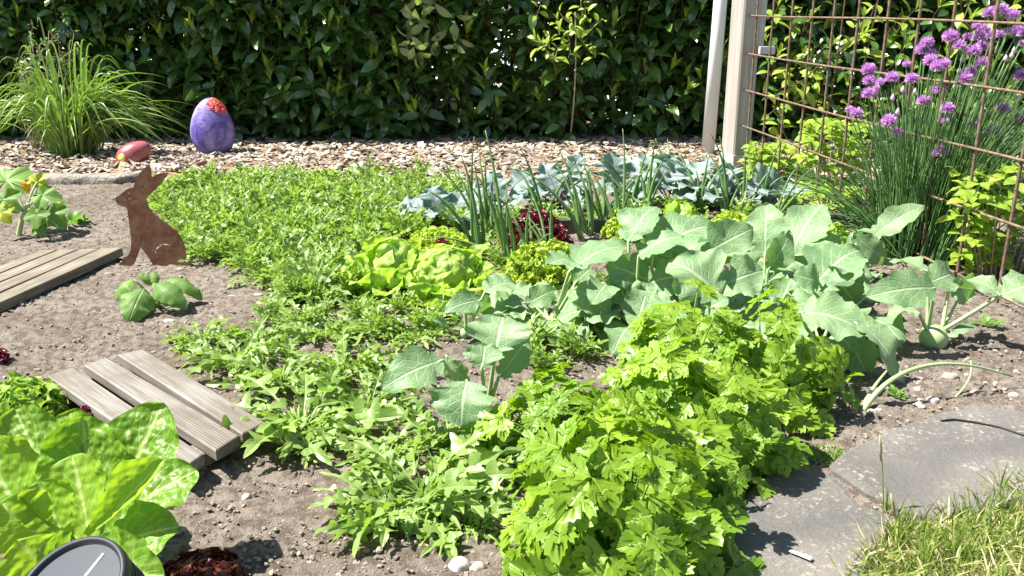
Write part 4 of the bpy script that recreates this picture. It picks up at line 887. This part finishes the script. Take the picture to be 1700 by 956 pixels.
frilly('red_frilly_lettuce', 'tiny red lettuce at the near edge of the pale slatted tile', 150, 706, .022, .035, M['red'], 50, 7, .015, 'red frilly lettuces')
frilly('red_frilly_lettuce', 'scrap of red lettuce at the left edge of the photo beyond the romaine', -4, 605, .022, .03, M['red'], 50, 8, .016, 'red frilly lettuces')
frilly('oak_lettuce', 'small curly light green lettuce behind the romaine', 40, 690, .072, .06, M['frill'], 260, 9, .024)
frilly('red_frilly_lettuce', 'brownish red lettuce in the shade right of the romaine', 335, 958, .045, .018, M['redgreen'], 150, 10, .02, 'red frilly lettuces')
# romaine (explicit leaves: A px, Y, B px, Y, W px, normal, cup, arch, material)
rb = GP(130, 985); t = thing('romaine_lettuce', 'big bright green romaine lettuce in the lower left corner', 'lettuce', tuple(rb))
Y0 = float(rb[1])
RM = [((105, 905), .02, (10, 672), .14, 165, (.2, -1, .25), .25, -.10, 0), ((130, 890), .04, (105, 676), .16, 150, (.1, -1, .2), .3, -.08, 0),
      ((190, 895), .05, (262, 668), .12, 178, (-.15, -1, .45), .3, .06, 0), ((140, 895), .01, (128, 690), .08, 172, (.05, -1, .3), .32, -.12, 0),
      ((160, 915), -.02, (318, 775), .02, 150, (-.3, -.7, .8), .30, .1, 0), ((60, 905), -.03, (-50, 735), .02, 150, (.2, -1, .4), .35, -.1, 1),
      ((150, 905), -.05, (112, 755), .0, 118, (.1, -1, .1), .45, -.06, 1), ((145, 890), -.06, (262, 762), -.03, 70, (-.5, -.8, .3), .9, -.05, 1),
      ((85, 900), -.07, (0, 838), -.08, 125, (.1, -1, .5), .35, .05, 1), ((170, 930), -.06, (290, 870), -.06, 120, (-.2, -.6, .8), .2, .12, 0),
      ((160, 950), -.10, (262, 955), -.15, 120, (-.1, -.8, .7), .25, .1, 0), ((90, 950), -.12, (30, 900), -.14, 110, (.1, -.9, .6), .35, .05, 1), ((110, 900), -.08, (60, 800), -.06, 90, (.4, -1, .2), .5, -.05, 1), ((120, 960), -.14, (60, 965), -.2, 120, (0, -.9, .6), .3, .05, 0)]
for i, (a, da, b, db, wp, nn_, cu, ar, mi) in enumerate(RM):
    A = L3(a[0], a[1], Y0+da); B = L3(b[0], b[1], Y0+db); A[2] = max(A[2], .02); B[2] = max(B[2], .02)
    mb = MB(); blade(mb, A, B, wp*SCALE(Y0, .1)*1.1, n=nn_, prof=p_wav(i+70, p_round if mi == 0 else p_obov, .03), arch=ar, cup=cu, ruf=.07, rf=2.6, nu=76, nv=48, tip=.09, crink=.022, cs=70)
    mb.build('leaf' if mi == 0 else 'inner_leaf', M['romaine' if mi == 0 else 'romaine_in'], t)
mb = MB(); tube(mb, [rb-[0, 0, .02], rb+[0, 0, .05]], .03, .025, 12); mb.build('stump', M['kstalk'], t)
# ================================================================ SPRING ONIONS
def c3(x, y): return (640+x/3.696, 200+y/3.696)
ON = [((575, 850), [(310, 280), (430, 300), (462, 215), (545, 100), (500, 380), (540, 250)], 'bunch of spring onion leaves right behind the yellow frilly lettuce'),
      ((640, 700), [(610, 245), (665, 300), (570, 165)], 'spring onion with thin straight leaves left of the dark red lettuce'),
      ((745, 880), [(612, 60), (560, 330), (745, 480), (640, 420), (300, 712)], 'spring onion with one leaf arching left over the lettuces'),
      ((800, 900), [(730, 480), (860, 700), (700, 560)], 'short spring onion in front of the dark red lettuce'),
      ((890, 930), [(880, 570), (905, 480), (780, 620)], 'spring onion standing before the lower yellow frilly lettuce'),
      ((1010, 930), [(870, 590), (1020, 470), (1000, 600)], 'spring onion with one bent leaf beside the first kohlrabi leaf'),
      ((960, 640), [(820, 160), (900, 480), (790, 270)], 'spring onion with a long leaf rising behind the dark red lettuce'),
      ((1200, 720), [(1055, 170), (790, 290), (1150, 380), (1010, 430)], 'spring onion leaning left in front of the edging board'),
      ((1250, 680), [(1150, 250), (1210, 260), (1090, 460), (1235, 300)], 'spring onion with paired straight leaves by the edging board'),
      ((1340, 660), [(1230, 290), (1290, 400), (1330, 300), (1060, 340)], 'spring onion left of the leaf with the flat tip'),
      ((1430, 700), [(1455, 50), (1380, 330), (1240, 280), (1410, 400)], 'spring onion with the tallest leaf and flat wide tip'),
      ((1530, 560), [(1640, 120), (1690, 160), (1610, 260), (1330, 310)], 'spring onion fanning out left of the lettuce head'),
      ((1600, 600), [(1660, 110), (1720, 230), (1560, 300)], 'spring onion behind the first upright kohlrabi leaf')]
def c4(x, y): return (1000+x/4.78, 220+y/4.78)
ON2 = [((550, 500), [(515, 50), (580, 130), (420, 50), (360, 270)], 'spring onion with upright leaves left of the white pipe'), ((780, 610), [(840, 200), (745, 300), (610, 180), (830, 370)], 'spring onion in front of the white pipe'),
       ((980, 650), [(850, 0), (800, 120), (930, 30), (870, 370), (1070, 450)], 'spring onion with a long leaf crossing the wooden post'), ((1160, 650), [(1130, 160), (1160, 290), (890, 600)], 'spring onion with dark thin leaves left of the trellis foot'), ((1240, 600), [(1420, 60), (1300, 330)], 'spring onion leaning right towards the trellis'), ((1380, 660), [(1700, 370), (1600, 460)], 'spring onion leaf lying diagonally before the trellis')]
allon = [([c3(*b)], [c3(*q) for q in tp], lb_) for b, tp, lb_ in ON] + [([c4(*b)], [c4(*q) for q in tp], lb_) for b, tp, lb_ in ON2]
for i, (b, tips, lb_) in enumerate(allon):
    b = b[0]; g = GP(b[0], min(b[1]+6, 470)); t = thing('spring_onion', lb_, 'spring onion', tuple(g), 'spring onions in the middle of the bed')
    for k, (tx, ty) in enumerate(tips):
        P = L3(tx, ty, g[1]+(rs.rand()-.4)*.12); P[2] = max(P[2], .04); S = g+np.array([rs.randn()*.008, rs.randn()*.008, 0]); H = P[2]-S[2]
        mid = S*.45+P*.55+np.array([-(P[0]-S[0])*.22, 0, H*.14+abs(P[0]-S[0])*.10]); mb = MB()
        r = .0034+.0014*rs.rand(); mid = mid+np.array([rs.randn()*.012, rs.randn()*.01, 0]); tube(mb, bez(S, mid, P, 14), r, None, 8, prof=lambda q: (.75+.5*math.sin(PI*min(1, q*1.2+.1)))*(1-q**4*.62), rnd=rs.rand()); mb.build('leaf', M['onion'], t)
    for k in range(2):
        a_ = rs.rand()*6.28; l_ = .14+.14*rs.rand(); P = g+np.array([math.cos(a_)*l_*.6, math.sin(a_)*l_*.35, l_*.85]); mb = MB()
        tube(mb, bez(g, g*.45+P*.55+[-math.cos(a_)*.03, 0, .05], P, 12), .0036, None, 8, prof=lambda q: (.75+.4*math.sin(PI*min(1, q*1.2+.1)))*(1-q**4*.7), rnd=rs.rand()); mb.build('leaf', M['onion'], t)
    mb = MB(); tube(mb, [g-[0, 0, .01], g+[0, 0, .03]], .007, .006, 8); mb.build('shaft', M['kstalk'], t)
# bent onion at right foreground
g = GP(1428, 690); t = thing('fallen_onion', 'onion leaf arching down over bare soil at the right of the bed', 'onion', tuple(g))
for (mx_, my_, tx, ty) in [(1500, 560, 1680, 625), (1440, 650, 1476, 612)]:
    P = L3(tx, ty, g[1]+.12); Md = L3(mx_, my_, g[1]+.05); mb = MB(); tube(mb, bez(g, Md, P, 18), .0055, .0018, 8, rnd=rs.rand()); mb.build('leaf', M['kstalk'], t)
g = GP(1583, 662); t = thing('fallen_leaf_stalk', 'thin yellow-green stalk stuck in the bare soil right of the arching onion', 'stalk', tuple(g))
mb = MB(); tube(mb, bez(g, L3(1620, 630, g[1]+.03), L3(1611, 597, g[1]+.06), 8), .0022, .0016, 6); tube(mb, bez(L3(1611, 597, g[1]+.06), L3(1608, 590, g[1]+.06), L3(1598, 602, g[1]+.06), 5), .002, .001, 6); mb.build('stem', M['kstalk'], t)
# ================================================================ PARSLEY
HL = [(0, 0), (.08, .10), (.22, .18), (.36, .28), (.48, .40), (.43, .44), (.54, .54), (.45, .56), (.46, .66), (.36, .63), (.27, .56), (.25, .62), (.32, .74), (.25, .77), (.25, .87), (.16, .87), (.11, .96), (0, 1.0)]
def leaflet(mb, C, d, n, S, rnd, fold=.3, droop=.25):
    C = np.asarray(C, float); d = nrm(d); n = nrm(np.asarray(n, float)-d*np.dot(n, d)); s = np.cross(d, n); K = len(HL); V = []; UV = []
    wf = .9+.3*rs.rand(); asym = rs.randn()*.04
    for side in (1, -1):
        for (x, y) in HL:
            for q in (0, .5, 1.0):
                yy = y if q == 1 else y*(.35*(1-q)+q)*1.0 if q else y*.78
                xx = x*q*wf*side; z = fold*abs(xx)*(1-.9*abs(xx)) - droop*yy*yy + .05*math.sin(9*abs(xx)+6*yy)*q
                V.append(C+(d*yy+s*(xx+asym*yy)+n*z)*S); UV.append((y, .5+.5*side*q*min(1, x/.4)))
    f = []
    for h in range(2):
        b = h*K*3
        for i in range(K-1):
            for j in range(2):
                a = b+i*3+j; f.append((a, a+1, a+4, a+3) if h == 0 else (a+3, a+4, a+1, a))
    mb.add(V, f, UV, rnd)
def parsleyleaf(mb, ms, root, P, out, S):
    """stalk from root to P, then end leaflet and two side pairs"""
    up = nrm(out*.55+np.array([-.1, -.25, .75])+rs.randn(3)*.36); d = nrm(out*[1, 1, .15]+rs.randn(3)*.25); d = nrm(d-up*np.dot(d, up)); s = np.cross(d, up); r = rs.rand()
    leaflet(mb, P, d, up, S, r)
    for sg in (1, -1):
        leaflet(mb, P-d*S*.10, nrm(d*.35+s*sg*.95), nrm(up+rs.randn(3)*.15), S*.82, r)
    if rs.rand() < .5:
        for sg in (1, -1): leaflet(mb, P-d*S*.75-up*.01, nrm(d*.5+s*sg*.85), nrm(up+rs.randn(3)*.2), S*.6, r)
    mid = (root+P)/2+np.array([0, 0, .25*(P[2]-root[2])]); tube(ms, bez(root, mid, P, 6), .0019, .0011, 4, cap=False)
PARS = [((1030, 935), .155, .20, 88, .051, 'nearest and brightest parsley plant, beside the rocket and the flagstone'), ((1140, 785), .145, .20, 78, .048, 'parsley plant in the middle of the row, above the flagstone'), ((1262, 672), .15, .19, 80, .045, 'parsley plant at the right end of the row, before the big light kohlrabi leaf'), ((1130, 670), .135, .21, 64, .045, 'parsley plant at the back, reaching up into the kohlrabi leaves'), ((940, 750), .12, .15, 46, .045, 'parsley plant at the left of the row, right of the low kohlrabi leaf')]
for (g_, R, H, n, S, lab) in PARS:
    g = GP(*g_); t = thing('parsley_plant', lab, 'parsley', tuple(g), 'flat-leaved parsley plants'); mb, ms = MB(), MB()
    for i in range(n):
        z = (i+.5)/n; a = i*2.399+rs.rand(); r = math.sqrt(max(0, 1-(z*.95)**2)); q = np.array([math.cos(a)*r, math.sin(a)*r, z]); f_ = .55+.52*rs.rand()
        P = g+q*[R, R, H]*f_; P[2] = max(P[2], .03); parsleyleaf(mb, ms, g+[q[0]*.02, q[1]*.02, 0], P, nrm(q*[1, 1, .5]), S*(.7+.55*rs.rand()))
    mb.build('foliage', M['parsley'], t); ms.build('stems', M['stem'], t)
# ================================================================ SQUASH PLANTS
g = GP(262, 515); t = thing('young_squash', 'young squash plant with soft drooping leaves below the rabbit', 'squash plant', tuple(g)); Ys = float(g[1])
def p_heart(u, s=1): return np.clip(np.sin(PI*np.clip(u, 0, 1)**.58), 0, 1)**.6*(1+.05*np.sin(2*PI*4*u+s)+.03*np.sin(2*PI*9*u))
for (ax_, ay_, da, bx_, by_, db, wp_, nn_) in [(238, 480, -.02, 214, 543, -.10, 60, (.3, -1, .5)), (222, 464, .0, 186, 493, -.03, 42, (-.5, -.6, .7)), (258, 472, .0, 306, 504, -.05, 46, (.1, -.7, .8)), (276, 464, .03, 338, 488, .02, 42, (.3, -.4, 1)), (254, 468, .04, 224, 458, .06, 24, (.1, -.9, -.2)), (258, 470, .02, 255, 446, .05, 16, (.4, -1, .1)), (266, 496, -.01, 288, 504, -.04, 20, (0, -.5, 1))]:
    A = L3(ax_, ay_, Ys+da); B = L3(bx_, by_, Ys+db); A[2] = max(A[2], .02); B[2] = max(B[2], .008); mb = MB(); blade(mb, A, B, wp_*SCALE(Ys, .05), n=nn_, prof=p_heart, arch=.12, cup=-.42, ruf=.08, rf=2, nu=26, nv=12, tip=.2, crink=.06, cs=40, tilt=.1); o = mb.build('leaf', M['squashleaf'], t)
    mb = MB(); tube(mb, bez(g, (g+A)/2+[0, 0, .02], A, 7), .003, .0022, 6); mb.build('stalk', M['stem'], o)
g = GP(30, 392); t = thing('flowering_squash', 'squash plant with yellow flower and yellowing leaves at the left edge', 'squash plant', tuple(g)); Ys = float(g[1])
top = L3(47, 338, Ys); mb = MB(); tube(mb, bez(g-[0, 0, .01], (g+top)/2+[-.01, 0, 0], top, 8), .0085, .006, 10); mb.build('stem', M['kstalk'], t)
for (cx, cy, dy, tx, ty, dty, R, nn_, yl) in [(12, 300, .05, 42, 300, .1, 36, (0, -.6, .8), 0), (6, 332, -.02, 24, 345, -.05, 27, (0, -.7, .7), 0), (70, 325, .02, 98, 328, .02, 27, (0, -.6, .8), 0), (60, 355, -.05, 50, 374, -.1, 22, (-.1, -.7, .6), 0), (84, 356, -.02, 104, 372, -.05, 28, (.1, -.7, .7), 0), (62, 302, .05, 72, 293, .08, 16, (.3, -.8, .4), 1), (2, 352, -.05, 10, 362, -.08, 20, (.0, -.8, .6), 1), (64, 380, -.06, 72, 386, -.08, 14, (0, -.6, .8), 0), (95, 345, .06, 90, 335, .08, 18, (0, -.6, .8), 0)]:
    C = L3(cx, cy, Ys+dy); T_ = L3(tx, ty, Ys+dty); C[2] = max(C[2], .02); mb = MB(); palm(mb, C, T_-C, nn_, R*SCALE(Ys, .1), cup=.24, droop=.30, wave=.10, la=.17); o = mb.build('leaf', M['squashyel' if yl else 'squash'], t)
    mb = MB(); tube(mb, bez(g+(top-g)*.7, (top+C)/2+[0, 0, .015], C, 7), .0035, .0025, 6); mb.build('stalk', M['kstalk'], o)
C = L3(47, 322, Ys-.02); mb = MB()
for i in range(5): a = i*1.257; d = nrm((math.cos(a)*.5, math.sin(a)*.5-.1, 1)); blade(mb, C, C+d*.045, .022, n=(-math.cos(a), -math.sin(a), .3), prof=p_oval, arch=.1, cup=.3, nu=6, nv=4)
mb.build('flower', M['petal'], t)
# ================================================================ STRAP-LEAVED CLUMP, TWIGGY SHRUB
g = GP(125, 262); t = thing('strap_leaf_clump', 'big clump of arching grassy strap leaves in front of the hedge at left', 'perennial clump', tuple(g)); mb = MB()
for i in range(350):
    a = rs.rand()*6.28; q = rs.rand()**.6; S = g+np.array([math.cos(a)*.12*rs.rand(), math.sin(a)*.08*rs.rand(), -.005]); r = .07+.33*q; h = .24+.36*rs.rand()*(1.15-q*.6)
    if i < 90: a = -.55+.7*rs.rand(); r = .30+.30*rs.rand(); h = .22+.2*rs.rand()
    T_ = S+np.array([math.cos(a)*r, math.sin(a)*r*.7, h*(1-.8*q)+.01]); Cc = S+np.array([math.cos(a)*r*.35, math.sin(a)*r*.25, h*1.25]); P = bez(S, Cc, T_, 11)
    w = .0045+.0045*rs.rand(); s = nrm(np.cross(T_-S, (0, 0, 1))+rs.randn(3)*.2); V = []; UV = []
    for k, p in enumerate(P):
        wk = w*(1-(k/10)**2.2)*(.6+.4*min(1, k/3)); V += [p-s*wk, p+np.array([0, 0, -wk*.5]), p+s*wk]; UV += [(k/10, 0), (k/10, .5), (k/10, 1)]
    mb.add(V, [(k*3+j, k*3+j+1, k*3+j+4, k*3+j+3) for k in range(10) for j in range(2)], UV, rs.rand())
mb.build('leaves', M['daylily'], t)
g = GP(60, 258); t = thing('twiggy_shrub', 'open twiggy shrub with tiny cream buds rising behind the strap-leaved clump', 'shrub', tuple(g)); ms, ml, mf = MB(), MB(), MB()
for i in range(16):
    p1 = L3(20+120*rs.rand(), 50+150*rs.rand(), 4.35+.15*rs.rand()); pts = bez(g, (g+p1)/2+rs.randn(3)*.04, p1, 8); tube(ms, pts, .003, .0012, 4)
    for k in range(7):
        q = pts[rs.randint(3, 8)]; e = q+rs.randn(3)*[.06, .04, .05]+[0, 0, .02]; tube(ms, bez(q, (q+e)/2+[0, 0, .01], e, 4), .0012, .0007, 3, cap=False)
        for z in range(5):
            f_ = e+rs.randn(3)*.012; lathe(ml, f_, [(1e-5, 0), (.0025, .0025), (1e-5, .005)], 5, mat=1)
        for z in range(2): f_ = q+(e-q)*rs.rand(); dd = nrm(rs.randn(3)); blade(ml, f_, f_+dd*.03, .011, nu=4, nv=2)
ms.build('branch', M['twig'], t); ml.build('foliage', [M['weed'], M['blossom']], t)
# ================================================================ CHIVES
CF = [(1500,85),(1555,75),(1615,95),(1435,140),(1470,165),(1390,195),(1440,200),(1305,205),(1350,245),(1190,232),(1165,268),(1210,290),(1205,322),(1270,340),(1240,350),(1420,275),(1462,252),(1555,185),(1590,172),(1640,165),(1665,180),(1090,330),(900,368),(903,418),(940,450),(900,485),(958,420),(1015,405),(1115,412),(805,555),(840,583),(1173,520),(1213,460),(1250,465),(1405,370),(1292,558),(1278,612),(1000,622),(1040,668),(1075,685),(1262,745),(1228,772),(1275,775),(1418,620),(1520,670),(1565,558),(1658,398),(1665,230),(1660,610),(1510,190),(1465,330),(1380,410)]
BUD = [(1070,460),(1130,470),(1020,500),(1330,442),(1535,480),(1365,310),(1620,265),(1580,305),(1350,365),(1045,570),(1650,490),(1610,290)]
small = {(805,555),(940,450),(958,420),(1213,460),(1040,668),(1075,685),(1262,745),(1228,772),(1275,775),(1278,612),(1418,620),(1390,195),(1435,140),(1555,185),(1590,172),(1090,330),(1665,230)}
YC = 2.55; g = np.array([1.16, YC, 0.0]); t = thing('chive_plant', 'tall flowering chives with round purple heads behind the trellis', 'chives', tuple(g), None)
fm = []
def flowerhead(mb, c, r, n, bud=False):
    for i in range(n):
        z = 1-1.75*(i+.5)/n; a = i*2.399; q = math.sqrt(max(0, 1-z*z)); d = nrm(np.array([math.cos(a)*q, math.sin(a)*q, z*.8+.1])+rs.randn(3)*.04)
        l = r*(.85+.25*rs.rand()); blade(mb, c+d*l*.2, c+d*l, r*.20, n=rs.randn(3), prof=p_oval, arch=.05, cup=.4, nu=4, nv=2)
heads = []
for (x, y) in CF+BUD:
    px, py = 1140+x/2.9875, y/2.9875; dY = (rs.rand()-.5)*.3-.05; P = PD(px, py, YC+dY); bud = (x, y) in BUD
    hs = thing  # stems first
    S = g+np.array([(P[0]-g[0])*.35+rs.randn()*.02, (P[1]-g[1])*.35, 0]); mid = (S+P)/2+np.array([-(P[0]-S[0])*.2, 0, .03])
    mb = MB(); tube(mb, bez(S, mid, P, 10), .0022, .0017, 5, rnd=rs.rand()); st_ = mb.build('flower_stem', M['chive'], t)
    mb = MB()
    if bud: lathe(mb, P-[0, 0, .002], [(1e-5, 0), (.004, .003), (.0062, .009), (.004, .015), (1e-5, .022)], 10); mb.build('bud', M['chivebud'], t)
    else:
        r = .0135 if (x, y) in small else .0205*(.85+.25*rs.rand()); flowerhead(mb, P+[0, 0, r*.5], r, 170 if r > .016 else 100); mb.build('flower_head', M['chiveflower'], t)
mb = MB()
for i in range(760):
    a = rs.rand()*6.28; q = rs.rand()**.7; S = g+np.array([math.cos(a)*.13*rs.rand()+.03, math.sin(a)*.13*rs.rand(), -.005]); h = (.32+.30*rs.rand())
    P = S+np.array([math.cos(a)*.27*q+.09, math.sin(a)*.2*q, h*(1-.3*q)]); mid = (S+P)/2+np.array([-math.cos(a)*.04*q, 0, h*.14+.02])
    tube(mb, bez(S, mid, P, 7), .0023, .0006, 4, rnd=rs.rand(), cap=False)
for i in range(60):   # low arching ones to the left
    S = g+np.array([-.08*rs.rand(), rs.randn()*.05, 0]); P = S+np.array([-.1-.28*rs.rand(), rs.randn()*.08, .05+.22*rs.rand()]); tube(mb, bez(S, (S+P)/2+[.0, 0, .10], P, 8), .0023, .0008, 4, rnd=rs.rand(), cap=False)
mb.build('leaves', M['chive'], t)
# ================================================================ RASPBERRY CANES / YELLOW-GREEN FOLIAGE
def rasp(name, lab, px0, px1, py0, py1, Y, n, cat='raspberry plant', S=.042, ground=None, group='raspberry plants around the chives'):
    g = GP(*(ground or ((px0+px1)/2, py1))); t = thing(name, lab, cat, tuple(g), group); ml, ms = MB(), MB(); K = 0
    while K < n:
        px = px0+(px1-px0)*rs.rand(); py = py0+(py1-py0)*rs.rand(); y = Y+(rs.rand()-.5)*.22; P = PD(px, py, y)
        K += 1
        if P[2] < .015: continue
        a = rs.rand()*6.28; d = nrm((math.cos(a), math.sin(a)*.8-.2, -.25+.4*rs.rand())); nn_ = nrm(np.array([rs.randn()*.3, -.4, 1])); s = nrm(np.cross(d, nn_)); r = rs.rand()
        for dd, sc in ((d, 1), (nrm(d*.2+s), .8), (nrm(d*.2-s), .8)):
            blade(ml, P, P+dd*S*sc*(.8+.5*rs.rand()), S*sc*.62, n=nn_, prof=TOOTH, arch=.1, cup=.2, ruf=.06, nu=16, nv=4, rnd=r, tip=.1, tilt=.2)
        if K % 2 == 0: S0 = g+np.array([(P[0]-g[0])*.6, (P[1]-g[1])*.6, 0]); tube(ms, bez(S0, (S0+P)/2+[0, 0, .02], P, 5), .002, .001, 4, cap=False)
    ml.build('foliage', M['rasp'], t); ms.build('canes', M['twig'], t); return t
rasp('raspberry_plant', 'bright yellow-green raspberry foliage between the post and the chives', 1236, 1330, 236, 300, 3.75, 85, S=.05, ground=(1285, 305))
rasp('raspberry_plant', 'taller yellow-green raspberry shoots behind the trellis, left of the chives', 1330, 1440, 200, 330, 3.35, 120, S=.05, ground=(1385, 345))
rasp('raspberry_plant', 'low raspberry foliage at the foot of the trellis, left of the chives', 1300, 1430, 310, 372, 3.1, 70, S=.045, ground=(1370, 372))
rasp('raspberry_plant', 'raspberry plant with pale leaves right of the foot of the chives', 1585, 1740, 280, 445, 2.35, 120, S=.045, ground=(1660, 455))
# ================================================================ WEEDS, STONES, SMALL STUFF
def weedmb(seed, n, L, w=.4):
    global rs
    k_ = rs; rs = np.random.RandomState(seed); mb = MB()
    for i in range(n):
        a = i*2.4; e = .15+.9*rs.rand(); d = np.array([math.cos(a)*math.cos(e), math.sin(a)*math.cos(e), math.sin(e)]); l = L*(.6+.7*rs.rand()); b = d*l*.35
        blade(mb, b, d*l, l*w, prof=p_oval, arch=.1, cup=.2, nu=6, nv=4); tube(mb, [np.zeros(3), b*.6, b], .001, .0008, 3, cap=False)
    rs = k_; return mb
wp = [weedmb(300+i, 12, .04).build('weed', M['weed']) for i in range(3)]
def putw(px, py, sc, lab, group=None, pr=wp, cat='weed'):
    g = GP(px, py); k = rs.randint(len(pr)); o = pr[k].copy(); COL.objects.link(o); o.location = (g[0], g[1], gzf(g[0], g[1])); o.rotation_euler = (0, 0, rs.rand()*6.28); o.scale = (sc,)*3; return tag(o, lab, cat, group)
putw(118, 374, 1.6, 'dark leafy weed right of the flowering squash'); putw(135, 372, 1.0, 'small weed in the shade beside the flowering squash')
putw(760, 545, .8, 'yellowish seedling at the foot of the young kohlrabi'); putw(1640, 540, .9, 'small weed on the bare soil at the right edge'); putw(1485, 665, .6, 'tiny round-leaved seedling under the arching onion'); putw(880, 560, .6, 'seedling left of the small kohlrabi bulb')
putw(700, 720, .9, 'broad-leaved seedling between the two foreground rocket groups'); putw(690, 690, .8, 'round-leaved seedling in the shade of the folded kohlrabi leaf'); putw(1310, 780, .7, 'fallen green leaves at the edge of the flagstone'); putw(660, 500, .7, 'seedling in front of the butterheads')
putw(460, 478, .8, 'pale weed rosette at the near edge of the dense rocket patch'); putw(1440, 500, .9, 'weed between the kohlrabi and the trellis foot')
for o in wp: bpy.data.objects.remove(o)
g = GP(1380, 765); t = thing('thyme_tuft', 'low dark green moss-like tuft beside the flagstones', 'tuft', tuple(g)); mb = MB()
for i in range(380):
    a = rs.rand()*6.28; r = .032*math.sqrt(rs.rand()); P = g+np.array([math.cos(a)*r*1.2, math.sin(a)*r, .004]); d = nrm([rs.randn()*.6, rs.randn()*.6, 1]); blade(mb, P, P+d*.012, .0035, n=rs.randn(3), prof=p_oval, nu=3, nv=1)
mb.build('leaves', M['rocket'], t)
def stalk(px, py, tx, ty, lab):
    g = GP(px, py); t = thing('grass_stalk', lab, 'grass stalk', tuple(g)); P = L3(tx, ty, g[1]); mb = MB(); tube(mb, bez(g, (g+P)/2+[.004, 0, 0], P, 8), .0009, .0006, 5); mb.build('stem', M['grass'], t)
    mb = MB(); d = nrm(P-g); tube(mb, [P-d*.035, P-d*.02, P-d*.008, P+d*.006], .0008, .0005, 6, prof=lambda q: 1+2.2*math.sin(PI*min(q*1.1, 1))); mb.build('seed_head', M['dry'], t)
    mb = MB()
    for k in range(10): a = rs.rand()*6.28; h = .02+.05*rs.rand(); blade(mb, g, g+np.array([math.cos(a)*.016, math.sin(a)*.016, h]), .003, n=rs.randn(3), prof=p_lance, nu=4, nv=1)
    mb.build('blades', M['grass'], t)
stalk(1466, 862, 1461, 728, 'tall thin grass stalk with seed head between the two flagstones'); stalk(1490, 890, 1480, 825, 'shorter grass stalk at the lawn edge beside the front flagstone')
# pebbles
def pebble(px, py, s, lab, rnd=.5, el=(1.3, 1, .6), ang=0, cat='stone'):
    g = GP(px, py); g[2] = gzf(g[0], g[1])+s*.2; mb = MB(); me_ = []; n = 14; k = 20; V = []
    sd_ = rs.rand()*50
    for i in range(n+1):
        th = PI*i/n
        for j in range(k):
            ph = 2*PI*j/k; q = np.array([math.sin(th)*math.cos(ph), math.sin(th)*math.sin(ph), math.cos(th)]); r = 1+.28*float(fbm(q[0]*1.4+sd_, q[1]*1.4+q[2]*1.1, 3, 2)); V.append(q*r*el*s)
    V = np.array(V)@np.array([[math.cos(ang), math.sin(ang), 0], [-math.sin(ang), math.cos(ang), 0], [0, 0, 1]])+g
    mb.add(V, [(i*k+j, i*k+(j+1) % k, (i+1)*k+(j+1) % k, (i+1)*k+j)[::-1] for i in range(n) for j in range(k)], None, rnd); return tag(mb.build('stone', M['pebble'], org=tuple(g)), lab, cat, 'stones lying on the bed')
pebble(408, 822, .007, 'small round tan pebble on open soil right of the romaine', .75, (1, 1.25, .8)); pebble(645, 519, .022, 'flat light stone in front of the left butterhead', .85, (1.4, .9, .45)); pebble(763, 938, .014, 'broken white and grey stone at the bottom, left of the ochre stone', .82, (1, 1.1, .8)); pebble(794, 944, .011, 'ochre stone at the bottom between the white and the flat tan one', .42, (1, 1, .9)); pebble(852, 945, .019, 'flat tan stone at the bottom beside the parsley', .6, (.8, 1.1, .4), .5)
pebble(280, 535, .010, 'pale pebble under the young squash plant', .8); pebble(32, 505, .014, 'white splinter of stone before the brown slatted grid', .98, (.6, 1.3, .6), .5); pebble(1548, 670, .012, 'pale stone on the bare soil near the thin stalk', .8, (1, .9, .6)); pebble(1577, 628, .013, 'grey stone under the arching onion leaf', .35); pebble(1650, 692, .008, 'small tan stone next to the black cable', .7); pebble(1620, 655, .012, 'dark lump of stone right of the thin stalk', .1); pebble(1412, 776, .012, 'blue-grey chip of slate on the edge of the wide flagstone', .9, (1.2, .8, .4)); pebble(1496, 640, .006, 'little grey stone right of the bent onion', .3)
pebble(385, 495, .008, 'pale clod left of the thin rocket strip', .8); pebble(430, 492, .009, 'grey pebble near the front edge of the dense rocket patch', .5); pebble(300, 448, .010, 'brown clod just right of the rabbit foot', .2); pebble(150, 393, .012, 'dark clod right of the flowering squash', .05); pebble(182, 455, .011, 'dark clod at the left foot of the rabbit', .05)
for i in range(40):
    px, py = 1380+320*rs.rand(), 600+110*rs.rand(); pebble(px, py, .003+.005*rs.rand(), 'small gravel stone on the bare soil at the right of the bed', rs.rand(), (1.2, 1, .7), rs.rand()*3)['group'] = 'gravel stones on bare soil at right'
g = GP(1326, 948); t = tag(None or (lambda mb: (prism(mb, [g+[-.012, .010, .0245], g+[.010, -.010, .0245], g+[.015, -.004, .0245], g+[-.009, .012, .0245]], .002, bev=.001), mb.build('paper_scrap', M['pipe'], org=tuple(g), smooth=False))[1])(MB()), 'white folded scrap lying on the front flagstone', 'scrap')
g = GP(480, 735); mb = MB()
for i in range(9):
    a = GP(465+50*rs.rand(), 742-30*rs.rand()); b = a+np.array([.05*rs.randn(), .02*rs.randn(), 0]); a[2] += .006; b[2] = a[2]; blade(mb, a, b, .005, n=(0, 0, 1), prof=p_lance, arch=.12, nu=6, nv=2)
tag(mb.build('dry_leaves', M['dry'], org=tuple(g)), 'dry straw-coloured leaves beside the corner of the pale tile', 'dry leaves')
# cable on the flagstone
pts = [GP(*p, .0245) for p in [(1562, 698), (1585, 696), (1620, 701), (1660, 709), (1700, 722), (1760, 745), (1840, 790)]]; pts[0][2] = .0245
pts = list(np.concatenate([bez(pts[i], (pts[i]+pts[i+1])/2, pts[i+1], 4)[:-1] for i in range(6)]+[[pts[6]]]))
mb = MB(); tube(mb, np.array(pts), .0016, .0016, 6); tag(mb.build('cable', M['cable'], org=tuple(pts[3])), 'thin black cable running over the wide flagstone', 'cable')
